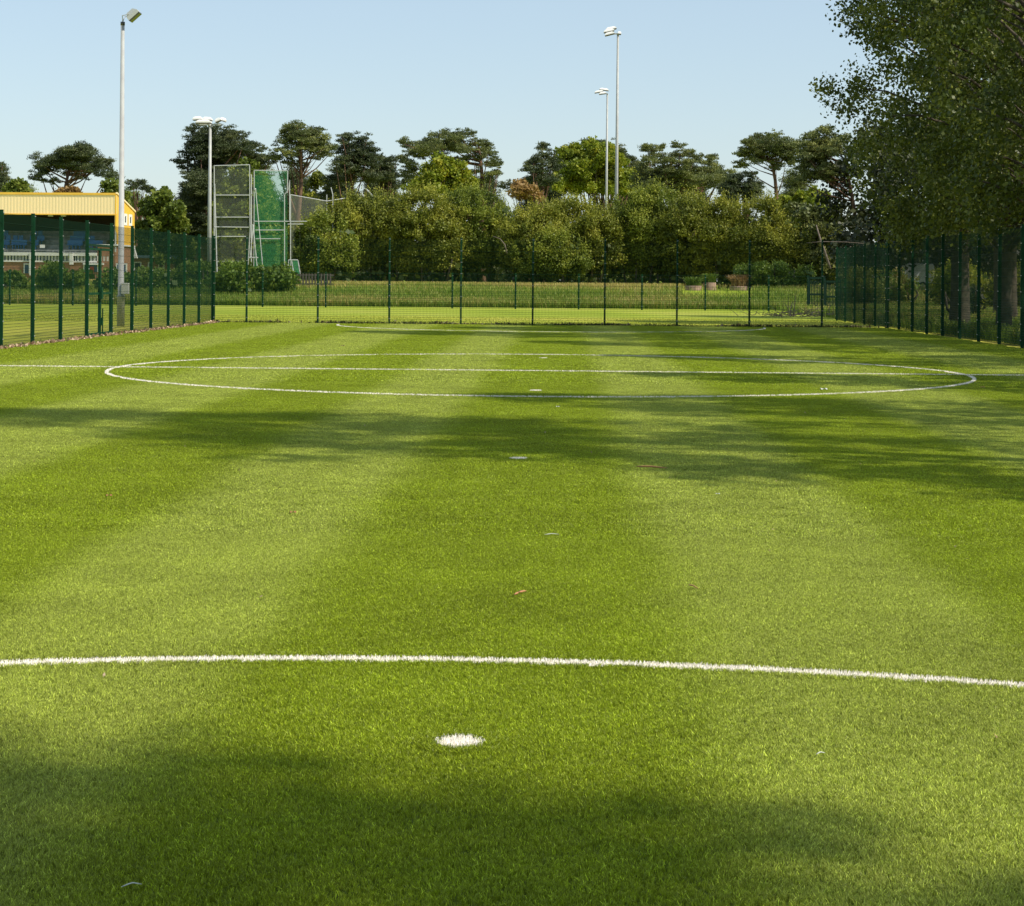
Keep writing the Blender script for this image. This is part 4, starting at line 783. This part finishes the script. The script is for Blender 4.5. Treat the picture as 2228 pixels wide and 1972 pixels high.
# ------------------------------------------------------------------ bushes
def bush(px0, px1, ytop, Y, seed, label, lm, depth=None, dens=95, leaf=.15, ybot=625, shoots=1.0, cat='bush', name='bush', group='thicket of bushes beyond the far fence', under=.36):
    rng = np.random.default_rng(seed); a, b_ = P(px0 - (px1 - px0) * .10, 600, Y).x, P(px1 + (px1 - px0) * .10, 600, Y).x; gz = ground_z(0, Y)
    W_ = b_ - a; H = P(px0, ytop, Y).z - gz; D = depth or W_ * .6; cx = (a + b_) / 2
    root = empty(name, (cx, Y, gz), label, cat, group)
    cs = []; rs = []; n = int(8 + W_ * H * 4.2)
    while len(cs) < n:
        d = rng.normal(size=3); d /= np.linalg.norm(d); q = rng.uniform(.70, 1.05)
        if d[1] > .55: continue
        z = (d[2] * .5 + .5) * H * q if d[2] < 0 else H * (.5 + .5 * d[2]) * q
        zz = max(z, under * H * rng.uniform(.5, 1.2)); w = .80 + .20 * math.sin(zz / H * math.pi)
        r = min(rng.uniform(.32, .80), H * .28)
        cs.append((cx + d[0] * (W_ / 2 - .4) * w * q, Y + d[1] * D / 2 * q * (min(1, .15 + 1.55 * zz / H) if d[1] < 0 else 1), gz + min(zz, H - r * .4))); rs.append((r, r, r * rng.uniform(.7, 1.1)))
    V, tone = leaves(rng, cs, rs, dens * .55, leaf, .75, .6, .35, tvar=.13)
    Vs = [V]; ts = [tone]
    # upright shoots at the top of each clump
    for c, r in zip(cs, rs):
        if (c[2] - gz) < H * .45 and rng.random() < .6: continue
        for _ in range(int(7 * shoots)):
            p0 = np.array(c) + np.array([rng.normal() * r[0] * .5, rng.normal() * r[0] * .5, r[2] * .6]); L_ = H * rng.uniform(.035, .14)
            dr = np.array([rng.normal() * .25, rng.normal() * .25, 1.]); m = 7
            pp = p0 + dr * (np.linspace(0, L_, m)[:, None]) + rng.normal(size=(m, 3)) * .03
            Vs.append(leafquads(rng, pp, leaf * .8, .6, .6)); ts.append(np.full(m, .62 + .15 * rng.random()))
    # inner leaves
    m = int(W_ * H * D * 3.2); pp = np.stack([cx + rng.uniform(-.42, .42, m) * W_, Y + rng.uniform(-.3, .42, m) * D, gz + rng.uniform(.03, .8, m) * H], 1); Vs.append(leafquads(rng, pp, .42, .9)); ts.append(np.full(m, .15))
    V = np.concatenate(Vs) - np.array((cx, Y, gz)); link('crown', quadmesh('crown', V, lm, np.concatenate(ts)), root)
    mb = MB()
    for _ in range(7):
        x = cx + rng.uniform(-.3, .3) * W_; y_ = Y + rng.uniform(-.2, .2) * D; t = Vector((x + rng.normal() * .5, y_ + rng.normal() * .5, gz + H * rng.uniform(.6, .85)))
        mb.tube([(x, y_, gz - .05), ((x + t.x) / 2 + rng.normal() * .15, y_, gz + H * .35), t], [.09, .06, .02], 6)
    mb.build('stems', M['bark'], root, True)
    return root
B1, B2 = M['l_bush'], M['l_bush2']
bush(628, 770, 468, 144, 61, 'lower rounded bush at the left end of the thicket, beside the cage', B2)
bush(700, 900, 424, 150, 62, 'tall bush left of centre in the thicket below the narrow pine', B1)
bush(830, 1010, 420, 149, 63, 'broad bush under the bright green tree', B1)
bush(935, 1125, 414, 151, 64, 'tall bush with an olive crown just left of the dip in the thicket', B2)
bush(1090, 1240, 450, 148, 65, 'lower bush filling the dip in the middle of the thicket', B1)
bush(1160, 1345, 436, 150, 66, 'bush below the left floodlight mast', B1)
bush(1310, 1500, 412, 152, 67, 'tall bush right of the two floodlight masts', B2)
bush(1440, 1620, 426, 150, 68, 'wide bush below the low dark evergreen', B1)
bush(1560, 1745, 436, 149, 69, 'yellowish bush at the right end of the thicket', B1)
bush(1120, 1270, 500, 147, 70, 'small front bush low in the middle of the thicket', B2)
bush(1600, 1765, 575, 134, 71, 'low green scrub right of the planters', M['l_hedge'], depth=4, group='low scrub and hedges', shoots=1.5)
# arching bare stem in the thicket
mb = MB(); Y = 140.5; mb.tube([P(1103, 552, Y), P(1098, 532, Y), P(1088, 520, Y), P(1072, 514, Y)], [.05, .04, .03, .015], 6); o = mb.build('bare_branch', M['dead_wood'], None, True); tag(o, 'pale bare stem arching out of the middle of the thicket', 'branch')
# hedges on the left
GH = 'low scrub and hedges'
H_ = M['l_hedge']
bush(462, 560, 579, 120, 72, 'leafy hedge below the throwing cage, left part', H_, depth=3, group=GH, leaf=.2, under=.05, shoots=.6)
bush(540, 640, 581, 121, 73, 'leafy hedge below the throwing cage, right part', H_, depth=3, group=GH, leaf=.2, under=.05, shoots=.6)
bush(-10, 60, 594, 122, 74, 'small green hedge clump at the left edge below the stand', H_, depth=3, group=GH, leaf=.2, under=.05, shoots=.6)
bush(85, 185, 576, 122, 75, 'rounded hedge clump in front of the stand pillars', H_, depth=4, group=GH, leaf=.2, under=.05, shoots=.6)
bush(205, 290, 590, 123, 76, 'low hedge in front of the blue doors', H_, depth=4, group=GH, leaf=.2, under=.05, shoots=.6)
bush(270, 385, 588, 124, 77, 'low hedge in front of the brick pavilion', H_, depth=4, group=GH, leaf=.2, under=.05, shoots=.6)
bush(370, 470, 578, 125, 78, 'hedge clump left of the pale floodlight mast', H_, depth=4, group=GH, leaf=.2, under=.05, shoots=.6)
# right hand undergrowth seen through the fence
for i, (a, b_, t, Y, lm, lab) in enumerate([
    (1830, 1930, 590, 112, B1, 'scrub beyond the right fence near the boarded gates'), (1900, 1990, 594, 116, M['l_meadow'], 'pale scrub below the white van'), (2040, 2140, 578, 108, M['l_bright'], 'bright green shrub right of the thick poplar trunk'),
    (2150, 2260, 588, 104, M['l_bush'], 'bright shrub at the right edge of the photo'), (2090, 2125, 622, 80, M['l_wood'], 'small dark sapling between two right fence posts')]):
    bush(a, b_, t, Y, 80 + i, lab, lm, depth=4, group=GH, leaf=.16, under=.05, shoots=1)
# far wood behind all
def wood():
    rng = np.random.default_rng(5); cs = []; rs = []
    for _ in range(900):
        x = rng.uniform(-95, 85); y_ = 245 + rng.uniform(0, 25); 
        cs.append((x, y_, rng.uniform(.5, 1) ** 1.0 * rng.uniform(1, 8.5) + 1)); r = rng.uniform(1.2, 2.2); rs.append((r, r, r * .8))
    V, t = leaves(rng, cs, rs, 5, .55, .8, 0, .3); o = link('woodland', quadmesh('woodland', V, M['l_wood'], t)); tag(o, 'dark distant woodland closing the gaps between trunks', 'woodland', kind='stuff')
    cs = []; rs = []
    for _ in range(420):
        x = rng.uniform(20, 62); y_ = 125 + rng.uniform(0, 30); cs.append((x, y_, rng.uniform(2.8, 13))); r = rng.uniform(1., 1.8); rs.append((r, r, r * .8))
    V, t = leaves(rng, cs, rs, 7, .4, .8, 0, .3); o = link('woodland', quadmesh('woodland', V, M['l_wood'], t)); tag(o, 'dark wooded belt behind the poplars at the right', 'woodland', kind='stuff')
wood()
# ------------------------------------------------------------------ long grass on the bank
def meadow():
    rng = np.random.default_rng(9); n = 150000
    y_ = 109 + 40 * rng.random(n) ** 1.6; x = rng.uniform(-.31, .26, n) * y_
    t = np.clip((y_ - 108) / 26, 0, 1); z = t * t * (3 - 2 * t); clear = (x > P(1484, 630, 130).x * y_ / 130) & (x < P(1636, 630, 130).x * y_ / 130) & (y_ > 121) & (rng.random(n) < .93); x, y_, z = x[~clear], y_[~clear], z[~clear]; n = len(x); p = np.stack([x, y_, z], 1)
    V = blades(rng, p, .36, .035, .28); k = rng.random(n) * .5 + .15 + .35 * np.clip((y_ - 122) / 20, 0, 1)
    o = link('long_grass', quadmesh('long_grass', V, M['l_meadow'], np.concatenate([k, k + .15]))); tag(o, 'unmown meadow grass with reddish seed heads on the bank before the bushes', 'long grass', kind='stuff')
    n = 45000; y_ = rng.uniform(50, 109, n); x = XR + .5 + rng.random(n) * (y_ * .27 - XR + 3).clip(2, 40); p = np.stack([x, y_, 0 * x], 1)
    V = blades(rng, p, .38, .03, .3); k = rng.random(n) * .5 + .2
    o = link('long_grass', quadmesh('long_grass', V, M['l_meadow'], np.concatenate([k, k + .1]))); tag(o, 'rough uncut grass under the poplars beyond the right fence', 'long grass', kind='stuff')
    # short field grass just behind the fences
    n = 45000; y_ = 68 + 14 * rng.random(n) ** 1.1; x = rng.uniform(-.31, .16, n) * y_; p = np.stack([x, y_, 0 * x], 1); V = blades(rng, p, .028, .010, .5); k = rng.random(n) * .6 + .1
    o = link('field_grass', quadmesh('field_grass', V, M['l_field'], np.concatenate([k, k]))); tag(o, 'short mown field grass beyond the far fence', 'grass', kind='stuff')
meadow()
# ------------------------------------------------------------------ planters, brush pile, van
for i, (p0, p1, y0, y1, lab) in enumerate(((1490, 1527, 622, 636, 'left low pinkish concrete planter ring with green plants'), (1530, 1558, 615, 635, 'taller middle pinkish concrete planter ring'), (1588, 1627, 623, 633, 'right low pinkish concrete planter with straw coloured plants'))):
    Y = 131.5 + i * .6; a, b_ = P(p0, y1, Y), P(p1, y1, Y); zt = P(p0, y0, Y).z; cx = (a.x + b_.x) / 2; r = (b_.x - a.x) / 2; gz = ground_z(0, Y)
    root = empty('planter', (cx, Y, gz), lab, 'planter', 'concrete planters on the bank')
    mb = MB(); n = 24; vs = []
    for rr, z in ((r, gz - .1), (r, zt - .04), (r * .97, zt), (r * .86, zt), (r * .86, zt - .12)):
        for q in range(n): t = 2 * math.pi * q / n; vs.append((cx + rr * math.cos(t), Y + rr * math.sin(t), z))
    mb.add(vs, [(j * n + q, j * n + (q + 1) % n, (j + 1) * n + (q + 1) % n, (j + 1) * n + q) for j in range(4) for q in range(n)] + [tuple(4 * n + q for q in range(n))]); mb.build('ring', M['planter'], root)
    rng = np.random.default_rng(90 + i); m = 500; aa = rng.uniform(0, 6.28, m); rr = r * .8 * np.sqrt(rng.random(m)); p = np.stack([rr * np.cos(aa), rr * np.sin(aa), np.full(m, zt - gz - .1)], 1)
    V = blades(rng, p, .75 if i == 2 else .6, .05, .35); t = np.full(len(V), .5) + rng.normal(size=len(V)) * .15; link('plants', quadmesh('plants', V, M['l_straw'] if i == 2 else M['l_hedge'], t), root)
def brush():
    rng = np.random.default_rng(17); Y = 86.; c = P(1728, 692, Y); mb = MB()
    for _ in range(130):
        a = Vector((c.x + rng.normal() * 1.0, Y + rng.normal() * .6, .03 + abs(rng.normal()) * .12)); d = Vector((rng.normal(), rng.normal() * .6, abs(rng.normal()) * .35)).normalized() * rng.uniform(.3, .9)
        mb.tube([a, a + d * .5 + Vector((0, 0, .04)), a + d], [.012, .009, .004], 4)
    for s in (P(1727, 690, Y), P(1720, 690, Y)): mb.tube([s, s + Vector((.03, 0, .5)), s + Vector((.10, 0, 1.15 if s.x > c.x - .05 else .7))], [.03, .022, .008], 5)
    o = mb.build('brushwood_pile', M['dead_wood'], None); tag(o, 'heap of cut brown branches with one upright stick beyond the far fence', 'branches')
brush()
def van():
    Y = 135.; a, b_ = P(1964, 590, Y), P(2027, 590, Y); g = ground_z(0, Y); zt = P(1990, 574, Y).z; L_ = b_.x - a.x
    L_ = 4.6; x1 = b_.x + .2; x0 = x1 - L_
    root = empty('parked_van', ((x0 + x1) / 2, Y, g), 'white van mostly hidden behind the scrub beyond the right fence', 'van')
    mb = MB(); prof = [(0, .35), (0, 1.0), (.25, 1.12), (.75, zt - g - .1), (1.0, zt - g), (L_ - .1, zt - g), (L_, zt - g - .15), (L_, .35)]
    mb.prism(prof, lambda p: (x0 + p[0], Y, g + p[1]), lambda p: (x0 + p[0], Y + 1.8, g + p[1])); mb.build('body', M['white_van'], root, bevel=.04)
    for p0, p1 in ((.85, 1.45),): mb = MB(); mb.box(x0 + p0, Y - .012, g + 1.25, x0 + p1, Y - .003, zt - .3); mb.build('window', M['dark_glass'], root)
    for wx in (.8, L_ - .8):
        mb = MB(); mb.bar((x0 + wx, Y - .03, g + .33), (x0 + wx, Y + .2, g + .33), .33, 20); w = mb.build('wheel', M['tyre'], root)
        mb = MB(); mb.bar((x0 + wx, Y - .04, g + .33), (x0 + wx, Y - .031, g + .33), .18, 16); mb.build('rim', M['steel'], w)
van()
# ------------------------------------------------------------------ litter
def leaf_litter():
    rng = np.random.default_rng(23); n = 3300; y_ = 36 + 31.6 * rng.random(n); off = np.abs(rng.normal(size=n)) * .16; x = XL + .32 - off + rng.normal(size=n) * .05
    clump = (np.sin(y_ * 2.1) + np.sin(y_ * 5.3 + 1) + rng.normal(size=n) * .8) > -.2; x, y_ = x[clump], y_[clump]; n = len(x)
    p = np.stack([x, y_, .02 + np.abs(rng.normal(size=n)) * .025], 1); V = leafquads(rng, p, .075, .7)
    m = 1500; x = rng.uniform(XL, XR, m); y2 = ZF + .05 + np.abs(rng.normal(size=m)) * .25; k = (np.sin(x * 1.3) + np.sin(x * 3.1 + 2) + rng.normal(size=m) * .6) > .6; x, y2 = x[k], y2[k]
    V2 = leafquads(rng, np.stack([x, y2, .02 + np.abs(rng.normal(size=len(x))) * .04], 1), .09, .7)
    m = 420; y3 = 5 + 60 * rng.random(m) ** .8; x3 = XR - np.abs(rng.normal(size=m)) * 9; k = (x3 > XL); V3 = leafquads(rng, np.stack([x3, y3, np.full(m, .017)], 1)[k], .022, .5)
    V = np.concatenate([V, V2, V3]); o = link('leaf_litter', quadmesh('leaf_litter', V, M['l_dry'], rng.random(len(V)))); tag(o, 'dry fallen leaves gathered along the foot of the fences', 'leaves', kind='stuff')
    # rough tufts along the far kerb of the pitch
    n = 4200; x = rng.uniform(XL, XR, n); d = np.sin(x * 2.2) + np.sin(x * .9 + 1) + rng.normal(size=n) * .7; x = x[d > -.3]; n = len(x)
    V = blades(rng, np.stack([x, ZF + rng.uniform(-.1, .12, n), 0 * x], 1), .10, .02, .5)
    o = link('rough_grass', quadmesh('rough_grass', V, M['l_wood'], np.full(len(V), .5))); tag(o, 'dark uncut grass tufts under the far fence', 'grass', kind='stuff')
leaf_litter()
def G(px, py):
    p0 = P(px, py, 10); d = p0 - Vector((0, 0, HC)); t = HC / -d.z; return Vector((d.x * t, d.y * t, 0))
M['twig_orange'] = mat('dry orange twig', (.42, .20, .08), .7); M['feather'] = mat('white feather', (.50, .52, .46), .7); M['leaf_brown'] = mat('brown leaf', (.30, .12, .05), .7)
def twig(a, b_, r, label, m, bend=.01):
    A, B = G(*a), G(*b_); A.z = B.z = .024; mid = A.lerp(B, .5) + Vector((0, bend, .004)); mb = MB(); mb.tube([A, A.lerp(mid, .5) + Vector((0, bend * .3, 0)), mid, mid.lerp(B, .6), B], [r * .5, r, r, r * .8, r * .3], 6)
    o = mb.build('twig', m, None, True); tag(o, label, 'twig', 'twigs lying on the turf')
twig((1119, 1304), (1145, 1296), .006, 'short orange twig lying on sunlit turf beyond the near curved line', M['twig_orange']); 
twig((1385, 1021), (1452, 1025), .007, 'long thin orange twig on the shaded turf right of the second spot', M['twig_orange'], .03)
twig((1498, 1283), (1519, 1291), .004, 'small curved brown twig on sunlit turf at the right', M['twig_orange'], .015)
twig((264, 1950), (309, 1944), .002, 'thin white stalk on the turf at the bottom left', M['feather'], .01)
twig((1185, 1172), (1216, 1171), .0025, 'thin pale stalk on sunlit turf below the second spot', M['feather'], .01)
twig((1776, 1657), (1795, 1654), .0022, 'tiny pale stalk on the turf right of the near penalty spot', M['feather'], .006)
def flat_leaf(px, py, s, label, m, name='fallen_leaf', cat='leaf', rz=.5):
    c = G(px, py); c.z = .02; root = None; mb = MB(); n = 12; vs = [(c.x, c.y, c.z + s * .12)]
    for q in range(n):
        t = 2 * math.pi * q / n; rr = s * (.5 if q % 2 else .42) * (1 + .3 * math.cos(t)); vs.append((c.x + rr * math.cos(t + rz), c.y + rr * .6 * math.sin(t + rz), c.z + s * (.22 if q % 3 == 0 else .03)))
    mb.add(vs, [(0, 1 + q, 1 + (q + 1) % n) for q in range(n)]); o = mb.build(name, m); tag(o, label, cat, 'scraps lying on the turf')
flat_leaf(635, 1122, .05, 'small brown leaf on the lit turf left of centre', M['leaf_brown'])
flat_leaf(1560, 1081, .035, 'small white scrap on the shaded turf right of centre', M['feather'], 'paper_scrap', 'litter')
flat_leaf(1790, 851, .12, 'white crumpled scrap just inside the right of the centre circle', M['feather'], 'paper_scrap', 'litter')
flat_leaf(2136, 846, .08, 'orange leaf beside the right end of the centre circle', M['twig_orange'])
flat_leaf(1212, 889, .05, 'white speck of litter in front of the centre circle', M['feather'], 'paper_scrap', 'litter')
flat_leaf(745, 755, .10, 'pale leaf on the far half of the pitch', M['l_dry'])
flat_leaf(235, 1085, .05, 'brown leaf on the shaded turf at the left', M['leaf_brown'])
